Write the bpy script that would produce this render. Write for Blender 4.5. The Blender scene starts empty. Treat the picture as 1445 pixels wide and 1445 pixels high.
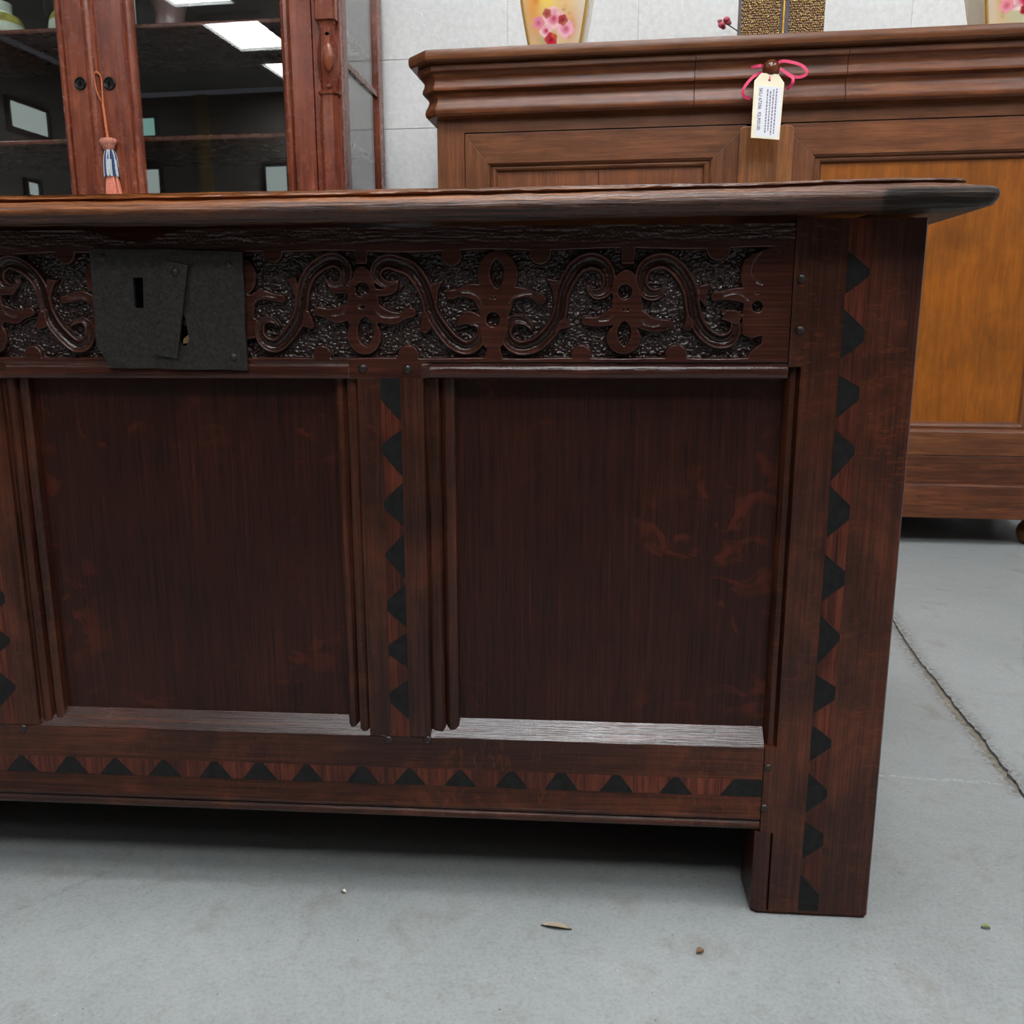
import bpy, bmesh, math, random, json
import numpy as np
from mathutils import Vector, Matrix
D = json.loads(r'''{"cam":{"loc":[0.34019,-0.73346,0.5259],"M":[[0.99742,0.07182,-0.00148],[-0.01295,0.20002,0.97971],[0.07066,-0.97716,0.20043]],"f":1240.0},"shapes":[["e",0,[0.06555,0.57137,0.00959,0.01458]],["s",0,[[0.06728,0.54885,0.00422],[0.07321,0.55485,0.00422],[0.08045,0.5567,0.00422],[0.08824,0.55479,0.00353],[0.09512,0.55363,0.00384]]],["p",0,[[0.05993,0.55792],[0.07452,0.55673],[0.07205,0.54883],[0.07099,0.53823],[0.07448,0.53671],[0.07233,0.52757],[0.07116,0.52145],[0.06466,0.51993],[0.05744,0.51993]]],["e",0,[0.09027,0.59011,0.0086,0.0086]],["e",0,[0.12779,0.50763,0.00806,0.00806]],["s",1,[[0.13299,0.57024,0.00107],[0.13476,0.56615,0.00169],[0.14051,0.56389,0.00292],[0.14719,0.56534,0.0046],[0.15056,0.57162,0.00553],[0.14931,0.57901,0.00614],[0.1433,0.58383,0.00652],[0.13593,0.58389,0.00675],[0.12718,0.57952,0.00652],[0.11982,0.57254,0.00629],[0.11508,0.56365,0.00614],[0.11279,0.55394,0.00629],[0.11135,0.54417,0.00629],[0.10642,0.53284,0.00652],[0.09834,0.52257,0.00652],[0.08917,0.5153,0.00629],[0.08087,0.51684,0.00599],[0.07564,0.52298,0.00476],[0.07571,0.53062,0.00422],[0.07961,0.53593,0.00322],[0.08597,0.53592,0.00261],[0.09206,0.53135,0.00092]]],["p",0,[[0.09892,0.56969],[0.10878,0.57075],[0.10904,0.56069],[0.10756,0.55471],[0.1041,0.5637]]],["p",0,[[0.11375,0.54492],[0.1184,0.54339],[0.12293,0.53091],[0.12005,0.52841],[0.11149,0.53131]]],["s",0,[[0.16377,0.57228,0.00729],[0.16382,0.5671,0.00844],[0.16373,0.56043,0.01151],[0.16374,0.54999,0.01381],[0.16378,0.54025,0.01458]]],["s",0,[[0.14979,0.54254,0.00729],[0.14143,0.53956,0.00675],[0.13366,0.54146,0.0046],[0.12642,0.54322,0.0043]]],["s",0,[[0.17181,0.54472,0.00729],[0.18021,0.53945,0.00675],[0.18872,0.53732,0.00568],[0.19732,0.53925,0.00368],[0.20399,0.542,0.00445]]],["e",0,[0.16394,0.52288,0.01474,0.01573]],["p",0,[[0.13428,0.56414],[0.14359,0.56291],[0.15298,0.56405],[0.15271,0.55713],[0.13944,0.55719]]],["s",0,[[0.17227,0.55816,0.00384],[0.18157,0.55811,0.00353],[0.18862,0.56068,0.00422],[0.19262,0.56547,0.00169]]],["p",0,[[0.15841,0.59434],[0.15906,0.58078],[0.16849,0.58072],[0.16896,0.59425]]],["s",1,[[0.1936,0.56753,0.00092],[0.18797,0.56476,0.00246],[0.18065,0.56553,0.00384],[0.17545,0.57221,0.00507],[0.178,0.57955,0.00614],[0.18581,0.5828,0.00691],[0.19535,0.58054,0.00729],[0.20483,0.57608,0.00729],[0.21266,0.5661,0.00691],[0.21779,0.55424,0.0066],[0.22028,0.54382,0.00645],[0.22474,0.53484,0.00645],[0.23115,0.52581,0.00675],[0.238,0.51826,0.00675],[0.24801,0.51335,0.00629],[0.25655,0.51599,0.00583],[0.26124,0.52276,0.00445],[0.2613,0.52952,0.00338],[0.25749,0.53289,0.00261],[0.25286,0.53215,0.00138]]],["p",0,[[0.24128,0.5303],[0.24253,0.53704],[0.25069,0.5435],[0.2591,0.54109],[0.26442,0.53474],[0.25517,0.53252],[0.24824,0.53216]]],["p",0,[[0.22108,0.56458],[0.2311,0.56711],[0.22651,0.55939],[0.22579,0.54976],[0.22164,0.55423]]],["p",0,[[0.21377,0.54682],[0.21751,0.54084],[0.22035,0.52846],[0.21522,0.52448],[0.21047,0.52735],[0.21273,0.53486]]],["e",0,[0.23828,0.5868,0.00883,0.00883]],["e",0,[0.20077,0.50688,0.00921,0.00921]],["e",0,[0.27564,0.57139,0.01693,0.01984]],["s",0,[[0.27502,0.56193,0.01401],[0.2738,0.55072,0.01459],[0.27258,0.53945,0.01226],[0.27193,0.5281,0.01167],[0.2713,0.52068,0.00992]]],["s",0,[[0.26686,0.55404,0.00767],[0.2585,0.55813,0.00675],[0.25048,0.55891,0.00553],[0.2432,0.55746,0.00353],[0.23743,0.55601,0.00445]]],["s",0,[[0.26146,0.54814,0.00384],[0.25769,0.55408,0.00384],[0.25084,0.55632,0.00307]]],["s",0,[[0.27622,0.554,0.00729],[0.28688,0.5569,0.00576],[0.29523,0.55759,0.0046],[0.30281,0.55609,0.00345],[0.31039,0.55201,0.00507]]],["s",0,[[0.28001,0.54955,0.00537],[0.28459,0.55396,0.00307],[0.29143,0.55614,0.0023]]],["p",0,[[0.26739,0.5205],[0.27662,0.52049],[0.27811,0.50994],[0.2804,0.50237],[0.263,0.50235],[0.26616,0.5107]]],["s",1,[[0.30289,0.52645,0.00092],[0.30211,0.53093,0.00261],[0.29677,0.53504,0.00384],[0.28914,0.5358,0.00445],[0.28378,0.53097,0.00476],[0.28222,0.52349,0.00537],[0.28681,0.51597,0.00614],[0.29526,0.51296,0.00652],[0.30675,0.51596,0.00675],[0.31587,0.52345,0.0066],[0.32227,0.53238,0.0066],[0.32636,0.542,0.00645],[0.32741,0.55084,0.00629],[0.3292,0.55963,0.0066],[0.33361,0.56909,0.00706],[0.34023,0.57775,0.00729],[0.34987,0.58202,0.00752],[0.35883,0.58016,0.00706],[0.36416,0.57399,0.00614],[0.36581,0.56601,0.00553],[0.36297,0.55874,0.00537],[0.35629,0.55585,0.0046],[0.35024,0.5588,0.00276],[0.34733,0.56283,0.00107]]],["p",0,[[0.31483,0.56884],[0.3265,0.56658],[0.32396,0.55673],[0.32216,0.54644],[0.31979,0.55968]]],["p",0,[[0.32567,0.5346],[0.3317,0.5377],[0.33497,0.52938],[0.32801,0.5279],[0.32194,0.52642]]],["e",0,[0.31006,0.58808,0.00936,0.00936]],["e",0,[0.34422,0.50754,0.0086,0.0086]],["p",0,[[0.37425,0.5926],[0.37567,0.57932],[0.3853,0.57926],[0.38606,0.5925]]],["s",0,[[0.37966,0.56774,0.00767],[0.37867,0.56231,0.01074],[0.38,0.55356,0.01151],[0.38059,0.54477,0.0132],[0.37967,0.53669,0.01074]]],["e",0,[0.37855,0.52077,0.01443,0.0132]],["s",0,[[0.37061,0.53892,0.00767],[0.36316,0.53562,0.00553],[0.35528,0.53416,0.0043],[0.34773,0.5347,0.00399]]],["s",0,[[0.39016,0.53666,0.00767],[0.39851,0.53222,0.00645],[0.40677,0.53109,0.00553],[0.41421,0.53182,0.0043]]],["s",1,[[0.40965,0.56142,0.00107],[0.40559,0.55636,0.00445],[0.39819,0.55567,0.00553],[0.3923,0.56151,0.00553],[0.39151,0.56876,0.00568],[0.39439,0.57668,0.00629],[0.4015,0.58094,0.00675],[0.41106,0.58123,0.00706],[0.42009,0.57543,0.00706],[0.42705,0.56639,0.00691],[0.43149,0.55625,0.0066],[0.433,0.54606,0.0066],[0.4368,0.53434,0.0066],[0.44428,0.52402,0.0066],[0.45418,0.51848,0.0066],[0.46338,0.51995,0.00629],[0.46784,0.5273,0.00476],[0.46709,0.535,0.00399],[0.46316,0.54012,0.00338],[0.4576,0.54087,0.002]]],["p",0,[[0.45587,0.5358],[0.45924,0.54225],[0.46732,0.54359],[0.47323,0.53899],[0.46949,0.53253],[0.46292,0.53336]]],["p",0,[[0.43722,0.562],[0.44623,0.5641],[0.4436,0.55517],[0.44405,0.54472],[0.43847,0.55118]]],["p",0,[[0.42822,0.54154],[0.42771,0.53344],[0.42505,0.52734],[0.43208,0.52651],[0.43507,0.53423]]],["e",0,[0.45175,0.59095,0.01001,0.01001]],["e",0,[0.42105,0.50712,0.00921,0.00921]],["p",0,[[0.51721,0.59804],[0.48983,0.59049],[0.47804,0.58666],[0.47187,0.582],[0.46997,0.57175],[0.47126,0.56222],[0.47473,0.55742],[0.47303,0.54623],[0.47283,0.53899],[0.47319,0.5236],[0.48071,0.52034],[0.48873,0.52277],[0.48904,0.51707],[0.48355,0.51299],[0.47889,0.50808],[0.4778,0.49739],[0.52362,0.49745]]],["s",0,[[0.4774,0.55262,0.00594],[0.47081,0.55505,0.00611],[0.4635,0.55524,0.00509],[0.45705,0.55447,0.0039],[0.45075,0.55369,0.00407]]]],"holes":[["c",[0.16373,0.56043,0.00583,0.00583],0.0045],["v",[0.16541,0.52666,0.00706,0.01228],0.0055],["c",[0.16362,0.54662,0.00384,0.00153],0.002],["v",[0.27507,0.57251,0.00584,0.01167],0.0055],["c",[0.27169,0.53622,0.00578,0.00578],0.0045],["c",[0.27034,0.55383,0.00152,0.00128],0.002],["c",[0.27382,0.55381,0.00152,0.00128],0.002],["v",[0.37883,0.52485,0.00568,0.00998],0.0055],["c",[0.37878,0.5578,0.00568,0.00568],0.0045],["c",[0.37763,0.54368,0.00153,0.00123],0.002],["c",[0.38099,0.54367,0.00153,0.00123],0.002],["c",[0.48424,0.54579,0.00424,0.00475],0.0045],["c",[0.48328,0.55619,0.00187,0.00102],0.002]],"lines":[[[[0.15204,0.55004],[0.14988,0.5448],[0.14501,0.54068],[0.13791,0.53994]],0.00058],[[[0.17454,0.54472],[0.17867,0.53983],[0.18563,0.53831],[0.19421,0.53904]],0.00058],[[[0.07284,0.54883],[0.07638,0.55484],[0.08436,0.55593],[0.09061,0.55478]],0.00058],[[[0.24627,0.55819],[0.25391,0.55778],[0.25999,0.55407],[0.263,0.54851]],0.00058],[[[0.28535,0.54916],[0.28991,0.55394],[0.29674,0.55649],[0.30356,0.55682]],0.00058],[[[0.39207,0.53518],[0.39628,0.53185],[0.40229,0.53073],[0.40749,0.53183]],0.00058],[[[0.36986,0.53892],[0.36467,0.53562],[0.3579,0.53526]],0.00058],[[[0.48601,0.58739],[0.48002,0.57958],[0.47883,0.5717],[0.48239,0.56534],[0.48735,0.56293]],0.00058],[[[0.45706,0.55431],[0.46508,0.55627],[0.47162,0.55504],[0.47668,0.55102]],0.00058]],"sb":{"loc":[0.77546,1.51605,0.0],"yaw":-0.06678771512081332},"wall":{"loc":[-0.15551,2.12454,0.0],"yaw":-0.04594415022223584},"bk":{"loc":[-0.94336,1.71029,0.0],"yaw":-0.04594415022223584},"stile_in":{"L":[[0.55206,0.61405],[0.54953,0.0071]],"R":[[0.56954,0.61387],[0.5674,0.00618]],"tri":[[0.58772,0.57181,0.55565],[0.54307,0.52317,0.50421],[0.49125,0.47712,0.45671],[0.44717,0.43042,0.40554],[0.40078,0.37888,0.35745],[0.34216,0.32273,0.30117],[0.2892,0.26929,0.24475],[0.23535,0.21888,0.1999],[0.1886,0.1718,0.1543],[0.14273,0.12353,0.10483],[0.09576,0.07827,0.05906],[0.04261,0.02327,0.00564]]},"munt_in":{"top":[0.47106,0.45268],"xl":0.17655,"xr":0.19342,"tri":[[0.44489,0.42908,0.40545],[0.39931,0.38054,0.36202],[0.35511,0.33583,0.31436],[0.30985,0.28939,0.27009],[0.26482,0.24849,0.23286],[0.22007,0.2033,0.18324]]},"munt":[0.1357,0.14767,0.1571,0.21273,0.22639,0.23878],"bot_in":{"x":[-0.1791,-0.13095,-0.08664,-0.03994,0.00911,0.05168,0.09662,0.14849,0.19267,0.23911,0.28615,0.33151,0.38128,0.43438,0.48822],"z0":0.11739,"z1":0.13414,"hw":0.015478556586548033},"plate":{"q":[[-0.06292,0.59451],[0.06652,0.59124],[0.06434,0.49504],[-0.05396,0.49665],[-0.05817,0.505],[-0.06468,0.51509]],"nails":[[-0.05228,0.58704],[0.0541,0.58007],[0.05338,0.50565]],"key":[[-0.02785,0.5709],[-0.0193,0.57085],[-0.02084,0.54631],[-0.02822,0.54634]],"strap":[[0.00058,0.58409],[0.02091,0.58],[0.00617,0.50456],[-0.01387,0.50749]],"sn":[0.01028,0.57485],"hole":[0.0118,0.52796]},"notch":[[-0.06881,0.60869],[-0.06217,0.60807],[-0.0527,0.60516],[-0.04518,0.60115],[-0.03196,0.59935],[-0.01685,0.59866],[-0.00554,0.60362],[0.00494,0.60633],[0.01414,0.60848],[0.02318,0.60896]],"pegs":[[0.51729,0.56725],[0.51872,0.52713],[0.51428,0.14688],[0.51335,0.10752],[0.1622,0.49636],[0.19996,0.49583],[0.17376,0.16186],[0.21,0.16308]],"crack":[[0.94589,0.94027],[0.92666,0.83461],[0.90517,0.68995],[0.89253,0.56897],[0.88177,0.47077],[0.8771,0.38801],[0.86697,0.30578],[0.86286,0.24401]],"hair":[[0.71065,0.27021],[0.78382,0.2667],[0.85421,0.2598]],"scuff":[[-0.10027,0.12789],[-0.12141,0.02358],[-0.14867,-0.01683],[-0.17751,-0.04816]],"tag":[[-0.03669,1.08221],[-0.02192,1.09802],[0.01563,1.09361],[0.0291,1.0753],[0.02515,0.95508],[-0.0383,0.96152]],"tagh":[-0.00348,1.08246],"knob":[2e-05,1.10902],"rib":[[[0.00849,1.11515],[0.02186,1.12494],[0.04053,1.12272],[0.06414,1.11442],[0.07712,1.1036],[0.07769,1.09472],[0.0657,1.08927],[0.04695,1.09294],[0.02764,1.10552],[0.0116,1.11502]],[[-0.01329,1.11601],[-0.02573,1.11576],[-0.04284,1.11495]],[[-0.0142,1.10419],[-0.03107,1.0989],[-0.04604,1.08606],[-0.05778,1.07004],[-0.05954,1.0581],[-0.05214,1.05183],[-0.04104,1.04993]],[[0.03428,1.09787],[0.04877,1.08843],[0.04803,1.07511],[0.03924,1.06651]]],"bkf":{"sh1":[-0.44826,1.32813],"sh2":[-0.46876,1.04782],"t0":[-0.75687,1.1972],"knot":[-0.74385,1.02785],"blue":[-0.74046,1.00093],"blueb":[-0.74634,0.94158],"tas":[-0.74118,0.89054],"e1":[-0.81442,1.17851],"e2":[-0.73209,1.1759]},"bits":[[0.71375,-0.00646],[0.45364,-0.05604],[0.32892,-0.03244],[0.12493,0.00338],[-0.00454,-0.09433]],"lights":[[[-3.92667,-4.99032],[-3.45258,-5.05017],[-3.62599,-5.83519],[-4.11547,-5.75177]],[[-4.22583,-6.36264],[-3.87402,-6.4227],[-4.41762,-7.1599]],[[-3.8401,-4.47396],[-3.35761,-4.55588]]],"wins":[[[-8.40358,3.66953],[-7.84033,3.14773]],[[-6.38216,3.33864],[-6.19542,3.1177]],[[-6.39014,2.69089],[-6.19015,2.35648]],[[-4.66415,2.67584],[-4.36475,2.33757]],[[-8.24575,2.59587],[-8.07392,2.38491]]],"winL":[[[-5.12676,3.00192],[-5.74179,2.7294]],[[-5.29116,2.18549],[-5.47699,2.04602]]]}''')
S = bpy.context.scene
PI = math.pi
rnd = random.Random(7)

# ---------------------------------------------------------------- camera, world, exposure
cam_d = bpy.data.cameras.new('camera'); cam = bpy.data.objects.new('camera', cam_d); S.collection.objects.link(cam)
m = np.array(D['cam']['M']).T
cam.matrix_world = Matrix([list(m[0]) + [D['cam']['loc'][0]], list(m[1]) + [D['cam']['loc'][1]], list(m[2]) + [D['cam']['loc'][2]], [0, 0, 0, 1]])
cam_d.sensor_width = 36; cam_d.lens = D['cam']['f'] / 1445 * 36; cam_d.clip_start = .02
S.camera = cam
W = bpy.data.worlds.new('world'); S.world = W; W.use_nodes = True
W.node_tree.nodes['Background'].inputs[0].default_value = (.8, .88, 1, 1)
W.node_tree.nodes['Background'].inputs[1].default_value = .25
S.view_settings.view_transform = 'Standard'; S.view_settings.look = 'None'
S.view_settings.gamma = 1; S.view_settings.use_curve_mapping = False
S.view_settings.exposure = 0.0
LAMP = 27.0            # ceiling troffers
try:
    S.cycles.use_denoising = True; S.cycles.denoiser = 'OPENIMAGEDENOISE'; S.cycles.denoising_input_passes = 'RGB_ALBEDO_NORMAL'; S.cycles.denoising_prefilter = 'ACCURATE'
except Exception: pass

# ---------------------------------------------------------------- helpers
def lin(c):
    return tuple(((x / 255) / 12.92 if x / 255 <= .04045 else ((x / 255 + .055) / 1.055) ** 2.4) for x in c)

class NT:
    def __init__(s, name):
        s.m = bpy.data.materials.new(name); s.m.use_nodes = True; s.t = s.m.node_tree; s.b = s.t.nodes['Principled BSDF']
    def n(s, typ, **kw):
        o = s.t.nodes.new(typ)
        for k, v in kw.items():
            if k.startswith('i_'):
                key = k[2:]; o.inputs[int(key) if key.isdigit() else key].default_value = v
            else: setattr(o, k, v)
        return o
    def l(s, a, b): s.t.links.new(a, b)
    def obj(s, scale=(1, 1, 1), rot=(0, 0, 0)):
        tc = s.n('ShaderNodeTexCoord'); mp = s.n('ShaderNodeMapping')
        mp.inputs['Scale'].default_value = scale; mp.inputs['Rotation'].default_value = rot
        s.l(tc.outputs['Object'], mp.inputs[0]); return mp.outputs[0]
    def noise(s, vec, scale=1, detail=4, rough=.55, dist=0):
        o = s.n('ShaderNodeTexNoise'); o.inputs['Scale'].default_value = scale; o.inputs['Detail'].default_value = detail
        o.inputs['Roughness'].default_value = rough; o.inputs['Distortion'].default_value = dist
        s.l(vec, o.inputs['Vector']); return o.outputs['Fac']
    def ramp(s, fac, stops):
        o = s.n('ShaderNodeValToRGB'); e = o.color_ramp.elements
        while len(e) < len(stops): e.new(.5)
        for k, (p, c) in enumerate(stops):
            e[k].position = p; e[k].color = (*c, 1) if len(c) == 3 else c
        s.l(fac, o.inputs[0]); return o.outputs[0]
    def mix(s, a, b, fac, mode='MIX'):
        o = s.n('ShaderNodeMix', data_type='RGBA', blend_type=mode)
        for sock, v in ((o.inputs[0], fac), (o.inputs[6], a), (o.inputs[7], b)):
            if hasattr(v, 'is_output'): s.l(v, sock)
            else: sock.default_value = v if not isinstance(v, tuple) or len(v) == 4 else (*v, 1)
        return o.outputs[2]
    def math(s, op, a, b=0., clamp=False):
        o = s.n('ShaderNodeMath', operation=op, use_clamp=clamp)
        for sock, v in ((o.inputs[0], a), (o.inputs[1], b)):
            if hasattr(v, 'is_output'): s.l(v, sock)
            else: sock.default_value = v
        return o.outputs[0]
    def bump(s, h, strength=.3, dist=.001, prev=None):
        o = s.n('ShaderNodeBump'); o.inputs['Strength'].default_value = strength; o.inputs['Distance'].default_value = dist
        s.l(h, o.inputs['Height'])
        if prev: s.l(prev, o.inputs['Normal'])
        return o.outputs[0]
    def out(s, col=None, rough=None, normal=None, **kw):
        for sock, v in (('Base Color', col), ('Roughness', rough), ('Normal', normal)):
            if v is None: continue
            if hasattr(v, 'is_output'): s.l(v, s.b.inputs[sock])
            else: s.b.inputs[sock].default_value = (*v, 1) if isinstance(v, tuple) and len(v) == 3 else v
        for k, v in kw.items(): s.b.inputs[k.replace('_', ' ')].default_value = v
        return s.m

def wood(name, dark, mid, light, axis='z', fine=1.0, rough=.35, flecks=None, bump=.25, contrast=.5, coat=0., pores=.6, var=.25, spec=.5, worn=None):
    """grain runs along axis; dark/mid/light are sRGB 0-255"""
    t = NT(name)
    L, T_ = 6.0, 200.0 * fine
    sc = {'x': (L, T_, T_), 'y': (T_, L, T_), 'z': (T_, T_, L)}[axis]
    v = t.obj(sc); v1 = t.obj((1, 1, 1))
    g = t.noise(v, 1, 5, .6, .3)
    g2 = t.noise(t.obj(tuple(q * 3.2 if q > 10 else q * 3 for q in sc)), 1, 3, .6)
    big = t.noise(v1, 5, 3, .6)
    f = t.math('ADD', t.math('MULTIPLY', g, .75), t.math('MULTIPLY', big, .25))
    c = t.ramp(f, [(.5 - contrast * .3, lin(dark)), (.5, lin(mid)), (.5 + contrast * .3, lin(light))])
    pr = t.ramp(g2, [(.36, (1 - pores,) * 3), (.52, (1, 1, 1))])
    c = t.mix(c, pr, 1.0, 'MULTIPLY')
    blot = t.ramp(t.noise(v1, 9, 4, .6, .5), [(.3, (1 - var,) * 3), (.7, (1 + var,) * 3)])
    c = t.mix(c, blot, 1.0, 'MULTIPLY')
    if worn:
        wn = t.ramp(t.noise(t.obj((8, 8, 8)), 1, 5, .7, .6), [(.48, (0, 0, 0)), (.68, (1, 1, 1))])
        fine_ = t.ramp(t.noise(t.obj(tuple(q * 1.6 for q in sc)), 1, 4, .65), [(.42, (0, 0, 0)), (.62, (1, 1, 1))])
        c = t.mix(c, lin(worn), t.math('MULTIPLY', t.math('MULTIPLY', wn, t.math('ADD', .35, t.math('MULTIPLY', fine_, .65))), .55))
    if flecks:
        col, sc_, amt = flecks
        fl = t.noise(t.obj(sc_), 1, 3, .55, 1.2)
        fl2 = t.noise(t.obj((7, 7, 5)), 1, 2, .5)
        k = t.ramp(fl, [(.56, (0, 0, 0)), (.64, (1, 1, 1))])
        k2 = t.ramp(fl2, [(.44, (0, 0, 0)), (.60, (1, 1, 1))])
        c = t.mix(c, lin(col), t.math('MULTIPLY', t.math('MULTIPLY', k, k2), amt))
    oi = t.n('ShaderNodeObjectInfo')
    hs = t.n('ShaderNodeHueSaturation'); t.l(c, hs.inputs['Color'])
    t.l(t.math('ADD', .90, t.math('MULTIPLY', oi.outputs['Random'], .2)), hs.inputs['Value'])
    r = t.math('ADD', rough - .08, t.math('MULTIPLY', t.noise(t.obj((40, 40, 40)), 1, 3), .2))
    h = t.math('ADD', t.math('MULTIPLY', g2, .7), t.math('MULTIPLY', g, .5))
    t.out(hs.outputs[0], r, t.bump(h, bump, .0012), **{'Specular_IOR_Level': spec})
    if coat: t.b.inputs['Coat Weight'].default_value = coat; t.b.inputs['Coat Roughness'].default_value = .18
    return t.m

def plain(name, c, rough=.5, metal=0., noise=0., nscale=60, bump=0., spec=.5):
    t = NT(name)
    col = lin(c)
    if noise:
        k = t.noise(t.obj((nscale,) * 3), 1, 4, .6)
        col = t.ramp(k, [(.3, tuple(x * (1 - noise) for x in col)), (.7, tuple(min(1, x * (1 + noise)) for x in col))])
        nm = t.bump(k, bump, .001) if bump else None
        return t.out(col, rough, nm, Metallic=metal, Specular_IOR_Level=spec)
    return t.out(col, rough, None, Metallic=metal, Specular_IOR_Level=spec)

def mesh(name, V, F, mat, parent=None, smooth=None, bevel=0., seg=2, kind=None, label=None):
    me = bpy.data.meshes.new(name); me.from_pydata([tuple(v) for v in V], [], [tuple(f) for f in F]); me.update()
    bm = bmesh.new(); bm.from_mesh(me); bmesh.ops.recalc_face_normals(bm, faces=bm.faces); bm.to_mesh(me); bm.free()
    o = bpy.data.objects.new(name, me); S.collection.objects.link(o)
    if mat: me.materials.append(mat)
    if parent: o.parent = parent
    if bevel:
        md = o.modifiers.new('bevel', 'BEVEL'); md.width = bevel; md.segments = seg; md.limit_method = 'ANGLE'; md.angle_limit = math.radians(35)
        md.harden_normals = False
    if smooth is not None:
        me.polygons.foreach_set('use_smooth', [True] * len(me.polygons))
        if smooth > 0: me.set_sharp_from_angle(angle=math.radians(smooth))
    if kind: o['kind'] = kind
    if label: o['label'] = label
    return o

class MB:
    def __init__(s): s.V = []; s.F = []
    def add(s, V, F):
        b = len(s.V); s.V += [tuple(v) for v in V]; s.F += [tuple(i + b for i in f) for f in F]; return s
    def box(s, x0, x1, y0, y1, z0, z1):
        V = [(x, y, z) for x in (x0, x1) for y in (y0, y1) for z in (z0, z1)]
        return s.add(V, [(0, 1, 3, 2), (4, 6, 7, 5), (0, 4, 5, 1), (2, 3, 7, 6), (0, 2, 6, 4), (1, 5, 7, 3)])
    def prism(s, poly, axis, a, b):
        n = len(poly); V = []
        for q in (a, b):
            for p in poly:
                V.append({'x': (q, p[0], p[1]), 'y': (p[0], q, p[1]), 'z': (p[0], p[1], q)}[axis])
        F = [tuple(range(n)), tuple(range(2 * n - 1, n - 1, -1))] + [(i, (i + 1) % n, n + (i + 1) % n, n + i) for i in range(n)]
        return s.add(V, F)
    def lathe(s, prof, seg=24, cx=0, cy=0, sx=1, sy=1, caps=True, axis='z'):
        V = []; n = len(prof)
        for k in range(seg):
            a = 2 * PI * k / seg
            for r, z in prof:
                if axis == 'z': V.append((cx + r * math.cos(a) * sx, cy + r * math.sin(a) * sy, z))
                else: V.append((cx + r * math.cos(a) * sx, z, cy + r * math.sin(a) * sy))
        F = [(k * n + i, ((k + 1) % seg) * n + i, ((k + 1) % seg) * n + i + 1, k * n + i + 1) for k in range(seg) for i in range(n - 1)]
        if caps:
            F += [tuple(k * n for k in range(seg))[::-1], tuple(k * n + n - 1 for k in range(seg))]
        return s.add(V, F)
    def tube(s, P, r, seg=8):
        P = [Vector(p) for p in P]; n = len(P); V = []
        for i, p in enumerate(P):
            d = (P[min(i + 1, n - 1)] - P[max(i - 1, 0)]).normalized()
            u = d.orthogonal().normalized() if i == 0 else (u - d * u.dot(d)).normalized()
            w = d.cross(u); rr = r[i] if isinstance(r, (list, tuple)) else r
            for k in range(seg):
                a = 2 * PI * k / seg; V.append(p + (u * math.cos(a) + w * math.sin(a)) * rr)
        F = [(i * seg + k, i * seg + (k + 1) % seg, (i + 1) * seg + (k + 1) % seg, (i + 1) * seg + k) for i in range(n - 1) for k in range(seg)]
        F += [tuple(range(seg))[::-1], tuple((n - 1) * seg + k for k in range(seg))]
        return s.add(V, F)
    def o(s, name, mat, parent=None, **kw): return mesh(name, s.V, s.F, mat, parent, **kw)

def box(name, b, mat, parent=None, **kw): return MB().box(*b).o(name, mat, parent, **kw)
def prism(name, poly, axis, a, b, mat, parent=None, **kw): return MB().prism(poly, axis, a, b).o(name, mat, parent, **kw)
def empty(name, label, cat, loc, yaw=0., group=None):
    o = bpy.data.objects.new(name, None); S.collection.objects.link(o); o.location = loc; o.rotation_euler = (0, 0, yaw)
    o['label'] = label; o['category'] = cat
    if group: o['group'] = group
    return o
def tag(o, label, cat, group=None):
    o['label'] = label; o['category'] = cat
    if group: o['group'] = group
    return o
def dup(o, name=None, parent=None, loc=None):
    c = o.copy(); S.collection.objects.link(c)
    if name: c.name = name
    if parent: c.parent = parent
    if loc is not None: c.location = loc
    return c
def smooth_path(P, n=8, closed=False):
    P = [np.array(p, float) for p in P]; out = []
    for i in range(len(P) - 1):
        p0 = P[max(i - 1, 0)]; p1 = P[i]; p2 = P[i + 1]; p3 = P[min(i + 2, len(P) - 1)]
        for k in range(n):
            t = k / n
            out.append(.5 * ((2 * p1) + (-p0 + p2) * t + (2 * p0 - 5 * p1 + 4 * p2 - p3) * t * t + (-p0 + 3 * p1 - 3 * p2 + p3) * t ** 3))
    out.append(P[-1]); return np.array(out)

# ---------------------------------------------------------------- materials
CD, CM, CL = (30, 12, 7), (50, 24, 16), (74, 39, 26)
oak_v = wood('dark_oak_upright', CD, CM, CL, 'z', 1.3, .34, flecks=((106, 54, 32), (60, 60, 230), .33), bump=.35, contrast=.75, spec=.32, worn=(108, 56, 32))
oak_h = wood('dark_oak_rail', CD, CM, CL, 'x', 1.3, .36, flecks=((104, 54, 32), (230, 60, 60), .3), bump=.35, contrast=.75, spec=.32, worn=(116, 62, 34))
oak_panel = wood('dark_oak_panel', (26, 10, 5), (46, 19, 11), (66, 30, 17), 'z', 1.5, .38, flecks=((92, 38, 24), (26, 26, 36), .48), bump=.3, spec=.27, contrast=.75)
oak_frieze_base = None
inlay_red = wood('reddish_inlay', (48, 19, 11), (76, 33, 21), (98, 47, 29), 'z', .8, .4, var=.3, spec=.3)
inlay_black = plain('black_bog_oak', (24, 24, 23), .5, noise=.45, nscale=110, bump=.35, spec=.18)
peg_m = plain('dark_peg', (32, 19, 15), .38, noise=.3, nscale=200)
iron = plain('black_iron', (48, 45, 43), .36, metal=.4, noise=.5, nscale=330, bump=1.0)
iron_nail = plain('iron_nail', (46, 40, 38), .4, metal=.4, noise=.3, nscale=200, bump=.4)
black = plain('black_void', (5, 4, 4), .95, spec=0.)
brass_dull = plain('dull_brass', (150, 125, 90), .4, metal=.6, noise=.3)
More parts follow.
